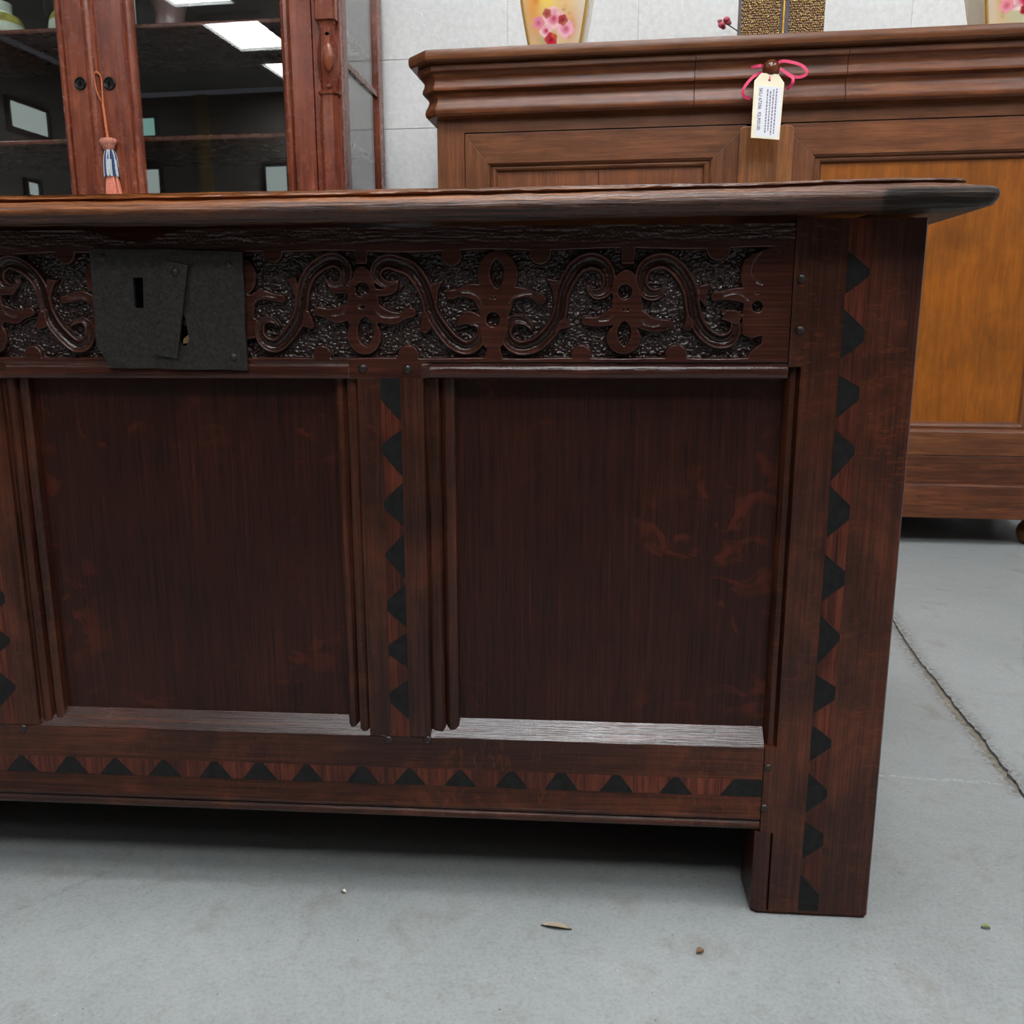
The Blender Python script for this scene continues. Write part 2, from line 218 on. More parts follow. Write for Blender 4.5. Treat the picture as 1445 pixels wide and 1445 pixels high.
wal_h = wood('walnut_rail', (60, 32, 16), (102, 59, 33), (136, 86, 52), 'x', .4, .32, bump=.10, spec=.38, pores=.22, contrast=1.0, var=.2)
wal_v = wood('walnut_upright', (62, 33, 17), (106, 62, 36), (138, 88, 54), 'z', .4, .32, bump=.10, spec=.38, pores=.22, contrast=1.0, var=.2)
wal_low = wood('dark_walnut_plinth', (44, 22, 12), (80, 43, 24), (112, 64, 37), 'x', .55, .34, bump=.12, spec=.35, pores=.35, contrast=.7, var=.25)
wal_dr = wood('walnut_drawer', (54, 25, 10), (100, 53, 27), (134, 80, 45), 'x', .5, .36, spec=.36, bump=.08, pores=.3, contrast=.7, var=.2)
wal_panel = wood('honey_walnut_panel', (104, 52, 8), (136, 75, 13), (160, 95, 26), 'z', .28, .36, bump=.08, spec=.35, pores=.14, contrast=1.1, var=.22)
wal_panel2 = wood('brown_walnut_panel', (84, 42, 15), (112, 60, 26), (136, 80, 40), 'z', .4, .36, bump=.1, pores=.3, contrast=.8, var=.2)
wal_strip = wood('honey_walnut_strip', (94, 52, 20), (122, 72, 32), (146, 92, 46), 'z', .45, .34, bump=.08, pores=.3, contrast=.6, var=.25)
mah_v = wood('mahogany_upright', (82, 33, 20), (116, 55, 36), (142, 78, 52), 'z', .5, .24, bump=.06, pores=.3, contrast=.6, var=.2)
mah_h = wood('mahogany_rail', (58, 24, 17), (86, 40, 28), (108, 54, 38), 'x', .5, .26, bump=.06, pores=.3, contrast=.6, var=.2)
mah_in = wood('mahogany_inside', (34, 15, 11), (46, 22, 16), (58, 28, 20), 'x', .5, .5, bump=.06, pores=.3)
dark_lock = plain('dark_lock_metal', (28, 27, 27), .35, metal=.7)

def glass_mat():
    t = NT('window_glass'); nt = t.t; nt.nodes.remove(t.b)
    tr = t.n('ShaderNodeBsdfTransparent'); tr.inputs[0].default_value = (.93, .95, .94, 1)
    gl = t.n('ShaderNodeBsdfGlossy'); gl.inputs['Roughness'].default_value = .012; gl.inputs['Color'].default_value = (1, 1, 1, 1)
    fr = t.n('ShaderNodeFresnel'); ge = t.n('ShaderNodeNewGeometry'); mi = t.n('ShaderNodeMix', data_type='FLOAT'); mi.inputs[2].default_value = 1.6; mi.inputs[3].default_value = 1 / 1.6; t.l(ge.outputs['Backfacing'], mi.inputs[0]); t.l(mi.outputs[0], fr.inputs['IOR'])
    mx = t.n('ShaderNodeMixShader'); t.l(fr.outputs[0], mx.inputs[0]); t.l(tr.outputs[0], mx.inputs[1]); t.l(gl.outputs[0], mx.inputs[2])
    t.l(mx.outputs[0], nt.nodes['Material Output'].inputs[0]); return t.m
glass = glass_mat()
def emis(name, c, s):
    t = NT(name); t.out((0, 0, 0), .8); t.b.inputs['Emission Color'].default_value = (*c, 1); t.b.inputs['Emission Strength'].default_value = s; return t.m
lamp_m = emis('lit_diffuser', (.96, .985, 1), LAMP)
day_m = emis('daylight_pane', (.80, .93, .90), 2.6)
day_g = emis('greenish_pane', (.42, .80, .70), 3.0)
day_b = emis('bright_pane', (.95, 1, 1), 9.0)

def block_mat():
    t = NT('painted_block'); v = t.obj((1, 1, 1))
    n1 = t.noise(v, 55, 5, .65); n2 = t.noise(v, 7, 3, .5)
    vo = t.n('ShaderNodeTexVoronoi', feature='F1'); vo.inputs['Scale'].default_value = 38; t.l(t.obj((1, 1, 1)), vo.inputs['Vector'])
    pit = t.ramp(vo.outputs['Distance'], [(.05, (0, 0, 0)), (.16, (1, 1, 1))])
    msk = t.ramp(n2, [(.5, (1, 1, 1)), (.62, (0, 0, 0))])
    pit = t.math('MAXIMUM', pit, msk)
    c = t.ramp(n1, [(.3, lin((204, 204, 203))), (.7, lin((220, 220, 219)))])
    h = t.math('ADD', t.math('MULTIPLY', n1, .5), t.math('MULTIPLY', pit, .8))
    return t.out(c, .55, t.bump(h, .55, .0035))
block_m = block_mat()
mortar_m = plain('painted_mortar', (205, 205, 205), .7, noise=.08)
ceil_m = plain('ceiling_paint', (176, 176, 174), .9)
fwall_m = plain('far_wall_paint', (120, 116, 110), .9)
frame_m = plain('dark_window_frame', (40, 38, 36), .6)

def floor_mat():
    t = NT('grey_floor_paint'); v = t.obj((1, 1, 1)); tc = t.n('ShaderNodeTexCoord')
    n0 = t.noise(v, 3.5, 6, .65); n1 = t.noise(v, 60, 6, .7); n2 = t.noise(v, 14, 5, .65, .4)
    c = t.ramp(n0, [(.25, lin((123, 126, 126))), (.75, lin((142, 145, 145)))])
    k = t.ramp(t.noise(v, 260, 4, .75), [(.34, (.84, .84, .83)), (.5, (1, 1, 1)), (.68, (1.10, 1.10, 1.09))]); c = t.mix(c, k, 1.0, 'MULTIPLY')
    k = t.ramp(n1, [(.3, (.90, .90, .89)), (.55, (1.02, 1.02, 1.02))]); c = t.mix(c, k, 1.0, 'MULTIPLY')
    dirt = t.ramp(n2, [(.56, (0, 0, 0)), (.74, (1, 1, 1))]); c = t.mix(c, lin((108, 103, 96)), t.math('MULTIPLY', dirt, .6))
    # specks of dirt and pale chips
    for sc, lo, hi, col, thr in ((90, .05, .09, (58, 56, 54), .52), (120, .03, .09, (196, 195, 190), .52)):
        vo = t.n('ShaderNodeTexVoronoi', feature='F1'); vo.inputs['Scale'].default_value = sc; t.l(t.obj((1, 1.0, 1), (0, 0, sc)), vo.inputs['Vector'])
        kk = t.ramp(vo.outputs['Distance'], [(lo, (1, 1, 1)), (hi, (0, 0, 0))])
        mm = t.ramp(t.noise(t.obj((1, 1, 1), (0, 0, sc * .3)), 9, 3), [(thr, (0, 0, 0)), (thr + .08, (1, 1, 1))])
        c = t.mix(c, lin(col), t.math('MULTIPLY', t.math('MULTIPLY', kk, mm), .8))
    # distance to polyline scuffs (wear with its own shape)
    sep = t.n('ShaderNodeSeparateXYZ'); wob = t.n('ShaderNodeVectorMath', operation='ADD')
    nz = t.n('ShaderNodeTexNoise'); nz.inputs['Scale'].default_value = 22; nz.inputs['Detail'].default_value = 4; t.l(v, nz.inputs['Vector'])
    ns = t.n('ShaderNodeVectorMath', operation='SCALE'); ns.inputs['Scale'].default_value = .022; t.l(nz.outputs['Color'], ns.inputs[0])
    t.l(v, wob.inputs[0]); t.l(ns.outputs[0], wob.inputs[1]); t.l(wob.outputs[0], sep.inputs[0])
    X, Y = sep.outputs[0], sep.outputs[1]
    def seg(a, b, off=.011):
        ax, ay = a[0] + off, a[1] + off; bx, by = b[0] + off, b[1] + off
        dx, dy = bx - ax, by - ay; L2 = dx * dx + dy * dy
        px = t.math('SUBTRACT', X, ax); py = t.math('SUBTRACT', Y, ay)
        h = t.math('DIVIDE', t.math('ADD', t.math('MULTIPLY', px, dx), t.math('MULTIPLY', py, dy)), L2, True)
        ex = t.math('SUBTRACT', px, t.math('MULTIPLY', h, dx)); ey = t.math('SUBTRACT', py, t.math('MULTIPLY', h, dy))
        return t.math('SQRT', t.math('ADD', t.math('MULTIPLY', ex, ex), t.math('MULTIPLY', ey, ey)))
    def pl(P):
        d = None
        for a, b in zip(P, P[1:]):
            q = seg(a, b); d = q if d is None else t.math('MINIMUM', d, q)
        return d
    br = t.ramp(t.noise(v, 120, 4, .7), [(.42, (0, 0, 0)), (.6, (1, 1, 1))])
    k = t.ramp(pl(D['hair']), [(.0, (1, 1, 1)), (.0022, (0, 0, 0))]); c = t.mix(c, lin((176, 175, 170)), t.math('MULTIPLY', t.math('MULTIPLY', k, br), .6))
    k = t.ramp(pl(D['scuff']), [(.0, (1, 1, 1)), (.006, (0, 0, 0))]); c = t.mix(c, lin((92, 90, 87)), t.math('MULTIPLY', t.math('MULTIPLY', k, br), .45))
    cr = [p for p in D['crack']]
    dk = pl([cr[0], cr[2], cr[3], cr[5], cr[7]])
    k = t.ramp(dk, [(.005, (1, 1, 1)), (.024, (0, 0, 0))]); c = t.mix(c, lin((74, 71, 66)), t.math('MULTIPLY', t.math('MULTIPLY', k, br), .85))
    h = t.math('ADD', t.math('MULTIPLY', n1, .6), t.math('MULTIPLY', n2, .5))
    return t.out(c, t.math('ADD', .40, t.math('MULTIPLY', n1, .2)), t.bump(h, .25, .0016), Specular_IOR_Level=.35)
floor_m = floor_mat()
grit_m = plain('crack_grit', (112, 106, 96), .9, noise=.5, nscale=120, bump=.6)

# ---------------------------------------------------------------- room
X0, X1, Y0, CE = -6.5, 5.5, -7.6, 3.6
floor = box('floor', (X0, X1, Y0, 3.2, -.06, -.0045), grit_m, kind='structure')
def slabs():
    P = smooth_path(D['crack'], 10)
    d0 = P[0] - P[8]; far = [P[0] + d0 / np.linalg.norm(d0) * t for t in np.linspace(1.6, .03, 30)]
    d1 = P[-1] - P[-9]; near = [P[-1] + d1 / np.linalg.norm(d1) * t for t in np.linspace(.02, 1.2, 40)]
    line = np.array(far + list(P) + near)
    line = np.array([q for q in line if q[1] < 3.1])
    r = np.random.default_rng(3); n = len(line)
    def jag(s): 
        j = r.normal(0, s, n); j2 = np.interp(np.arange(n), np.arange(0, n + 6, 6), r.normal(0, s * 1.2, len(np.arange(0, n + 6, 6)))); return j + j2
    wid = np.interp(line[:, 1], [-1, .22, .3, .5, .62, .85, 1.0, 3], [.0008, .0012, .0042, .0052, .0036, .0014, .0008, .0008])
    top, bot = line[0], line[-1]
    for sgn, name in ((-1, 'slab'), (1, 'slab')):
        e = line + np.stack([sgn * (wid + np.abs(jag(.0011)) * np.clip(wid / .003, .3, 1.5)), 0 * wid], 1)
        X = X0 if sgn < 0 else X1
        poly = [(q[0], q[1]) for q in e] + [(bot[0], Y0), (X, Y0), (X, 3.2), (top[0], 3.2)]
        prism('slab', poly, 'z', -.0045, 0, floor_m, floor)
slabs()

wl = D['wall']
wall = box('wall_back', (-6.4, 6.0, .006, .16, 0, CE), mortar_m, kind='structure')
wall.location = wl['loc']; wall.rotation_euler = (0, 0, wl['yaw'])
def blocks():
    bw, bh, g = .385, .1905, .004
    base = MB().box(-bw / 2 + .0006, bw / 2 - .0006, .0030, .01, .0006, .1969).o('block', block_m, wall, bevel=.0018, seg=2)
    first = True
    z0 = 1.3385 - .1975 * 6
    for row in range(-1, 10):
        for k in range(-7, 9):
            x = .0855 + bw / 2 + (k + (.5 if row % 2 == 0 else 0)) * bw
            z = z0 + row * .1975
            if z < 0: continue
            if x < -2.7 or x > 3.2: continue
            b = base if first else dup(base)
            first = False
            b.location = (x + rnd.uniform(-.001, .001), rnd.uniform(-.0008, .0008), z)
blocks()
box('wall_front', (X0, X1, Y0 - .1, Y0, 0, CE), fwall_m, kind='structure')
box('wall_left', (X0 - .1, X0, Y0, 3.0, 0, CE), fwall_m, kind='structure')
box('wall_right', (X1, X1 + .1, Y0, 3.0, 0, CE), block_m, kind='structure')
box('ceiling', (X0, X1, Y0, 3.2, CE + .06, CE + .16), ceil_m, kind='structure')
def add_light_blocker():  # added unseen screen behind the camera, keeps low lamp light from under the coffer
    pm = wood('dark_blocker_timber', (30, 20, 15), (44, 30, 22), (58, 40, 30), 'z', .5, .5, bump=.1)
    p = box('light_blocker', (-2.1, 3.2, -2.36, -2.30, 0, 2.72), pm, kind='structure')
    b = box('panel', (.02, .42, -2.298, -2.285, .1, 2.62), pm, p)
    for i in range(12):
        o = b if i == 0 else dup(b); o.location = (-2.1 + i * .44, 0, 0)
add_light_blocker()
k = 0
def window(n, b, axis, mat):
    (a0, z0), (a1, z1) = b; a0, a1 = min(a0, a1), max(a0, a1); z0, z1 = min(z0, z1), max(z0, z1); t = .04
    mb = MB()
    for (p0, p1, q0, q1) in ((a0 - t, a0, z0 - t, z1 + t), (a1, a1 + t, z0 - t, z1 + t), (a0, a1, z0 - t, z0), (a0, a1, z1, z1 + t)):
        if axis == 'y': mb.box(p0, p1, Y0 - .01, Y0 + .05, q0, q1)
        else: mb.box(X0 - .01, X0 + .05, p0, p1, q0, q1)
    f = mb.o('window_%d' % n, frame_m, kind='structure')
    pane = box('pane', (a0, a1, Y0 + .01, Y0 + .02, z0, z1) if axis == 'y' else (X0 + .01, X0 + .02, a0, a1, z0, z1), mat, f)
for i, (b, mt) in enumerate(zip(D['wins'][1:4], (day_g, day_m, day_m))): window(i + 1, b, 'y', mt)
for i, b in enumerate(D['winL']): window(i + 4, b, 'x', day_m)

box('trim_1', (-5.60, -5.43, Y0, Y0 + .05, 0, CE), plain('tan_post', (156, 136, 96), .7), kind='structure')
def lights():
    mb = MB(); hx, hy = .30, .44
    for (a, b, c, d) in ((-hx - .02, -hx, -hy - .02, hy + .02), (hx, hx + .02, -hy - .02, hy + .02), (-hx, hx, -hy - .02, -hy), (-hx, hx, hy, hy + .02)):
        mb.box(a, b, c, d, -.03, .06)
    root = empty('ceiling_light', 'white framed square troffer light in the ceiling', 'ceiling light', (0, 0, CE), 0, 'troffer lights across the ceiling')
    fr = mb.o('frame', ceil_m, root); df = box('diffuser', (-hx, hx, -hy, hy, 0, .02), lamp_m, root)
    first = True
    for x in (-3.80, -.45, .62, 2.9):
        for y in ((-6.79, -5.42, -4.05, .06) if x < -2 else (-6.9, -5.5, -4.1, -2.7, -1.35, -.25)):
            if x < 0 and x > -2 and y == -1.35: continue
            if first: r = root; first = False
            else:
                r = dup(root); dup(fr, 'frame', r); dup(df, 'diffuser', r)
            r.location = (x, y, CE)
lights()

# ---------------------------------------------------------------- the coffer
coffer = empty('coffer', 'dark carved oak coffer with an iron lock plate and triangle inlay, standing in front', 'chest', (0, 0, 0))
XL = .5105      # inner edge of the stiles
ZR0 = .4875     # underside of the top rail

def frieze():
    st = .0006
    xs = np.concatenate([np.arange(-XL, -.20, .002), np.arange(-.20, XL + 1e-6, st)])
    zs = np.arange(ZR0, .6095, st)
    X, Z = np.meshgrid(xs, zs); AX = np.abs(X - .0015)
    # mirrored about the lock, slight shift so both halves line up
    H = np.full(X.shape, -1e3)   # plateau signed distance-like height, metres
    Xq = np.where(X < .0015, .003 - X, X)
    dep = .0055
    gr = np.zeros(X.shape)
    def sd_to_h(sd, soft=.0011):
        t = np.clip((-sd + soft * .35) / soft, 0, 1); t = t * t * (3 - 2 * t)
        return -dep * (1 - t) - np.clip(.0016 + sd, 0, .0016) ** 2 * 220
    Hh = np.full(X.shape, -dep)
    def window_(b, pad=.003):
        return (Xq > b[0] - pad) & (Xq < b[1] + pad) & (Z > b[2] - pad) & (Z < b[3] + pad)
    for kind, chan, dat in D['shapes']:
        if kind == 's':
            P = smooth_path(dat, 6); b = ((P[:, 0] - P[:, 2]).min(), (P[:, 0] + P[:, 2]).max(), (P[:, 1] - P[:, 2]).min(), (P[:, 1] + P[:, 2]).max())
            mk = window_(b); x = Xq[mk]; z = Z[mk]; best = np.full(x.shape, 1e3); rat = np.full(x.shape, 1e3); wd = np.zeros(x.shape)
            for p, q in zip(P, P[1:]):
                d = q[:2] - p[:2]; L2 = max(d @ d, 1e-12)
                t = np.clip(((x - p[0]) * d[0] + (z - p[1]) * d[1]) / L2, 0, 1)
                dist = np.hypot(x - p[0] - t * d[0], z - p[1] - t * d[1]); w = p[2] + t * (q[2] - p[2])
                sd = dist - w; up = sd < best
                best[up] = sd[up]; rat[up] = (dist / np.maximum(w, 1e-5))[up]; wd[up] = w[up]
            h = sd_to_h(best)
            if chan:
                c = np.clip(1 - (rat / .66) ** 2, 0, 1) ** .7
                h = h - c * np.clip(wd * .62, 0, .0042)
        elif kind == 'e':
            cx, cz, rx, rz = dat; mk = window_((cx - rx, cx + rx, cz - rz, cz + rz)); x = Xq[mk]; z = Z[mk]
            r = np.hypot((x - cx) / rx, (z - cz) / rz); h = sd_to_h((r - 1) * min(rx, rz))
        else:
            P = np.array(dat); mk = window_((P[:, 0].min(), P[:, 0].max(), P[:, 1].min(), P[:, 1].max())); x = Xq[mk]; z = Z[mk]
            ins = np.zeros(x.shape, bool); best = np.full(x.shape, 1e3)
            for p, q in zip(P, np.roll(P, -1, 0)):
                d = q - p; t = np.clip(((x - p[0]) * d[0] + (z - p[1]) * d[1]) / max(d @ d, 1e-12), 0, 1)
                best = np.minimum(best, np.hypot(x - p[0] - t * d[0], z - p[1] - t * d[1]))
                c = ((p[1] > z) != (q[1] > z)) & (x < d[0] * (z - p[1]) / (d[1] if abs(d[1]) > 1e-9 else 1e-9) + p[0]); ins ^= c
            h = sd_to_h(np.where(ins, -best, best) - .0004)
        Hh[mk] = np.maximum(Hh[mk], h)
    ztop = np.interp(X, [-.5, -.06, .067, .21, .2746, .485], [.590, .5905, .591, .5895, .5905, .5905]) + .0006 * np.sin(X * 55)
    Hh = np.maximum(Hh, sd_to_h(-(Z - ztop))); Hh = np.maximum(Hh, sd_to_h(Z - .5055 - .0004 * np.sin(X * 80)))
    Hh = np.maximum(Hh, sd_to_h(.502 - np.abs(X)))
    for kind, dat, dd in D['holes']:
        cx, cz, rx, rz = dat; dx = np.abs(Xq - cx); dz = np.abs(Z - cz)
        if kind == 'c': sd = (np.hypot(dx / rx, dz / rz) - 1) * min(rx, rz)
        else:
            R = (rz * rz + rx * rx) / (2 * rx); sd = np.hypot(dx + (R - rx), dz) - R
        t = np.clip((-sd + .0003) / .0016, 0, 1); t = t * t * (3 - 2 * t); Hh = np.where(Hh > -.0045, np.maximum(Hh - t * dd * 1.25, -.0060), Hh)
    for P, w in D['lines']:
        Q = smooth_path(P, 6); best = np.full(X.shape, 1e3)
        mk = window_((Q[:, 0].min(), Q[:, 0].max(), Q[:, 1].min(), Q[:, 1].max())); x = Xq[mk]; z = Z[mk]; bb = np.full(x.shape, 1e3)
        for p, q in zip(Q, Q[1:]):
            d = q - p; t = np.clip(((x - p[0]) * d[0] + (z - p[1]) * d[1]) / max(d @ d, 1e-12), 0, 1)
            bb = np.minimum(bb, np.hypot(x - p[0] - t * d[0], z - p[1] - t * d[1]))
        Hh[mk] -= .0008 * np.clip(1 - bb / (w * 1.5), 0, 1)
    # punched ground and tool marks
    r = np.random.default_rng(11)
    def vnoise(sx, sz):
        gx = (X + 1) / sx; gz = Z / sz; G = r.random((int(gz.max()) + 3, int(gx.max()) + 3))
        ix = gx.astype(int); iz = gz.astype(int); fx = gx - ix; fz = gz - iz; fx = fx * fx * (3 - 2 * fx); fz = fz * fz * (3 - 2 * fz)
        return (G[iz, ix] * (1 - fx) + G[iz, ix + 1] * fx) * (1 - fz) + (G[iz + 1, ix] * (1 - fx) + G[iz + 1, ix + 1] * fx) * fz
    ground = np.clip((-Hh - .0042) / .0012, 0, 1)
    n1 = vnoise(.0024, .0012); n2 = vnoise(.0013, .0012); n3 = vnoise(.012, .0011); n4 = vnoise(.02, .01)
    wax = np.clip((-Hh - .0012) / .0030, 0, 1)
    Hh += ground * ((n1 - .5) * .0015 + (n2 - .5) * .0018)
    Hh += (1 - ground) * ((n3 - .5) * .00018 + (n4 - .5) * .0006)
    rough_top = np.clip((Z - .594) / .004, 0, 1); Hh += rough_top * ((n2 - .5) * .0006 + (n3 - .5) * .0006)
    # bead along the lower edge, flat across the muntin tenons
    zz = Z - ZR0
    fl = 1 - np.clip((np.minimum(np.abs(np.abs(X) - .181), 1) - .038) / -.008, 0, 1)
    fl = np.where((np.abs(X) < .15), .35, fl)
    bead = np.sqrt(np.clip(1 - ((zz - .0058) / .0062) ** 2, 0, 1)) * .0042 + .0002
    groove = -.0020 * np.clip(1 - np.abs(zz - .0130) / .0013, 0, 1)
    Hh = np.where(zz < .0128, Hh + fl * (bead - .0005), Hh) + fl * groove
    Hh = np.where(zz < .0012, np.minimum(Hh, zz * 2.2 - .001), Hh)
    Y = -Hh
    nz, nx = X.shape; V = np.stack([X, Y, Z], -1).reshape(-1, 3)
    nt = np.array(D['notch']); cut = np.where((xs > nt[0, 0]) & (xs < nt[-1, 0]), np.interp(xs, nt[:, 0], nt[:, 1]), 1)
    topz = np.interp(xs, [-.55, 0, .5], [.6087, .609, .6095])
    idx = np.arange(nz * nx).reshape(nz, nx)
    keep = (Z[:-1, :-1] < cut[None, :-1])
    F = np.stack([idx[:-1, :-1], idx[:-1, 1:], idx[1:, 1:], idx[1:, :-1]], -1)[keep]
    me = bpy.data.meshes.new('top_rail')
    V = V.astype(np.float32); n = len(F)
    me.vertices.add(len(V)); me.vertices.foreach_set('co', V.ravel())
    me.loops.add(n * 4); me.loops.foreach_set('vertex_index', F.ravel().astype(np.int32))
    me.polygons.add(n); me.polygons.foreach_set('loop_start', np.arange(n, dtype=np.int32) * 4)
    me.polygons.foreach_set('use_smooth', np.ones(n, bool))
    # depth of cut, for the darker wax left in the ground
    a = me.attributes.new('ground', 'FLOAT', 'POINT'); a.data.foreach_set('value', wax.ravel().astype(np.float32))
    me.update(calc_edges=True); me.validate()
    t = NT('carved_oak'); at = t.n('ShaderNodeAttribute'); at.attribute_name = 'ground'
    g = t.noise(t.obj((8, 300, 360)), 1, 5, .6); b = t.noise(t.obj((1, 1, 1)), 14, 3)
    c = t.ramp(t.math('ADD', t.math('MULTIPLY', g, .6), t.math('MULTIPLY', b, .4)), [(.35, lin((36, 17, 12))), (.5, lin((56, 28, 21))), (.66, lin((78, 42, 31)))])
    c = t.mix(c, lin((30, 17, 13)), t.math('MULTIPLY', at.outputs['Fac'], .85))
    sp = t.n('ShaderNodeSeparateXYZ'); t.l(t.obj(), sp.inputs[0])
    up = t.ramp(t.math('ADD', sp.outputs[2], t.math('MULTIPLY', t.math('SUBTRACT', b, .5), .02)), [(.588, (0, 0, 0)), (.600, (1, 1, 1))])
    c = t.mix(c, lin((48, 33, 29)), t.math('MULTIPLY', up, .8))  # greyer upper band, painted lighter to offset the lid's shadow
    bm_ = t.bump(t.noise(t.obj((1, 1, 1)), 420, 3, .6), .30, .0010)
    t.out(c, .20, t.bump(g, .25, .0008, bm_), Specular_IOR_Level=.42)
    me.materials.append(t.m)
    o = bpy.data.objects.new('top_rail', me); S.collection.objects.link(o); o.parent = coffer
    mb = MB().box(-XL, XL, .008, .032, ZR0 + .001, .5975)
    mb.box(-XL, nt[0, 0] - .002, .004, .032, .5975, .6085); mb.box(nt[-1, 0] + .002, XL, .004, .032, .5975, .6090)
    mb.o('rail_back', oak_h, o)
    return o, ground
toprail, _ = frieze()

# stiles
def stile(sgn):
    mb = MB(); a, b = XL + .0008, .6115
    # shallow hollow along the inner edge: moulding from under the top rail to the bottom rail
    prof = [(a, .0), (b - .0014, 0), (b, .0016), (b, .05), (a, .05)]
    mb.prism([(sgn * x, y) for x, y in prof], 'z', .498, .6125)
    prof = [(a, .010), (a + .003, .0045), (a + .007, .003), (a + .0085, .006), (a + .010, .0), (b - .0014, 0), (b, .0016), (b, .05), (a, .05)]
    mb.prism([(sgn * x, y) for x, y in prof], 'z', .166, .498)
    prof = [(a, .0), (b - .0014, 0), (b, .0016), (b, .05), (a, .05)]
    mb.prism([(sgn * x, y) for x, y in prof], 'z', .083, .166)
    # foot, with a drying split and a worn lower edge
    prof = [(a - .004, .004), (a + .001, .0), (a + .0095, .0), (a + .0105, .006), (a + .0115, .0), (b - .0014, 0), (b, .0016), (b, .05), (a - .004, .05)]
    mb.prism([(sgn * x, y) for x, y in prof], 'z', .0035, .083)
    mb.prism([(sgn * x, y) for x, y in [(a + .001, .003), (a + .03, .002), (a + .03, .048), (a + .001, .048)]], 'z', 0, .0036)
    mb.prism([(sgn * x, y) for x, y in [(a + .038, .002), (b - .002, .002), (b - .002, .048), (a + .038, .048)]], 'z', .0, .0036)
    o = mb.o('stile', oak_v, coffer, smooth=30)
    I = D['stile_in']; zt, zb = I['L'][0][1], I['L'][1][1]
    xl = lambda z: I['L'][1][0] + (z - zb) / (zt - zb) * (I['L'][0][0] - I['L'][1][0])
    xr = lambda z: I['R'][1][0] + (z - zb) / (zt - zb) * (I['R'][0][0] - I['R'][1][0])
    y0 = -.0004
    def piece(name, pts, mat, yy):
        return prism(name, [(sgn * x, z) for x, z in pts], 'y', yy, .002, mat, o)
    T = I['tri']; g = .0006
    prev = .6125
    reds = [[(xl(prev), prev), (xr(prev), prev), (xr(T[0][1] + .003), T[0][1] + .003), (xl(T[0][0]), T[0][0] - .0004)]]
    for i, (a_, b_, c_) in enumerate(T):
        last = i == len(T) - 1; h = (a_ - c_)
        bl = rnd.uniform(.0, .004)
        pts = [(xl(a_) + .0002, a_), (xr(b_) - .0003, b_ + .002 + bl), (xr(b_) - .0003, b_ - .002 - bl), (xl(c_) + .0002, c_)] if not last else [(xl(a_), a_), (xr(b_), b_), (xr(.006), .006), (xl(.006), .006)]
        piece('inlay_triangle', pts, inlay_black, y0)
        if not last:
            n_ = T[i + 1]
            piece('inlay_wedge', [(xl(c_) + .0002, c_ - g), (xr(b_) - .0003, b_ - .004 - bl), (xr(n_[1]) - .0003, n_[1] + .005), (xl(n_[0]) + .0002, n_[0] + g)], inlay_red, y0 * .6)
    piece('inlay_strip', reds[0], inlay_red, y0 * .6)
    return o
st_r = stile(1); st_l = stile(-1)

# muntins with reeded edges
def muntin(sgn):
    a0, a1, a2, b0, b1, b2 = D['munt']; q = .0135
    prof = [(a0, q), (a0 + .0006, .0075), (a0 + .003, .0052), (a0 + .0068, .0056), (a1 - .0026, .0085), (a1 - .0018, .0092), (a1 - .0004, .0045), (a1 + .003, .0028), (a2 - .0035, .0032), (a2 - .001, .0052), (a2 - .0002, .0046), (a2, .0002), (a2 + .0004, 0),
            (b0 - .0004, 0), (b0, .0002), (b0 + .0003, .0046), (b0 + .001, .0056), (b0 + .005, .0045), (b1 - .003, .0040), (b1 - .0008, .0066), (b1, .0088), (b1 + .001, .0075), (b1 + .004, .0052), (b2 - .004, .0056), (b2 - .001, .0078), (b2, q), (b2, .03), (a0, .03)]
    o = prism('muntin', [(sgn * x, y) for x, y in prof], 'z', .1660, ZR0 + .0015, oak_v, coffer, smooth=40)
    I = D['munt_in']; xl, xr = I['xl'], I['xr']; y0 = -.0004
    def piece(name, pts, mat, yy=y0): return prism(name, [(sgn * x, z) for x, z in pts], 'y', yy, .002, mat, o)
    top = I['top']; T = I['tri']; z1 = ZR0 + .001
    piece('inlay_triangle', [(xl, z1), (xr, z1), (xr, top[1]), (xl, top[0])], inlay_black)
    prev = (top[0] - .0005, top[1] - .001)
    for i, (a_, b_, c_) in enumerate(T):
        bl = rnd.uniform(0, .003)
        piece('inlay_triangle', [(xr, a_), (xl, b_ + .0015 + bl), (xl, b_ - .0015 - bl), (xr, c_)], inlay_black)
        piece('inlay_wedge', [(xl, prev[0]), (xr, prev[1]), (xr, a_ + .0006), (xl, b_ + .0026 + bl)], inlay_red, y0 * .6)
        prev = (b_ - .0026 - bl, c_ - .0006)
    piece('inlay_wedge', [(xl, prev[0]), (xr, prev[1]), (xr, .1662), (xl, .1662)], inlay_red, y0 * .6)
    return o
muntin(1); muntin(-1)

# panels
b2 = D['munt'][5]; a0 = D['munt'][0]
for (x0, x1) in ((-a0 - .004, a0 + .004), (b2 - .004, XL + .002), (-XL - .002, -b2 + .004)):
    box('panel', (x0, x1, .0135, .022, .17, ZR0 + .006), oak_panel, coffer)

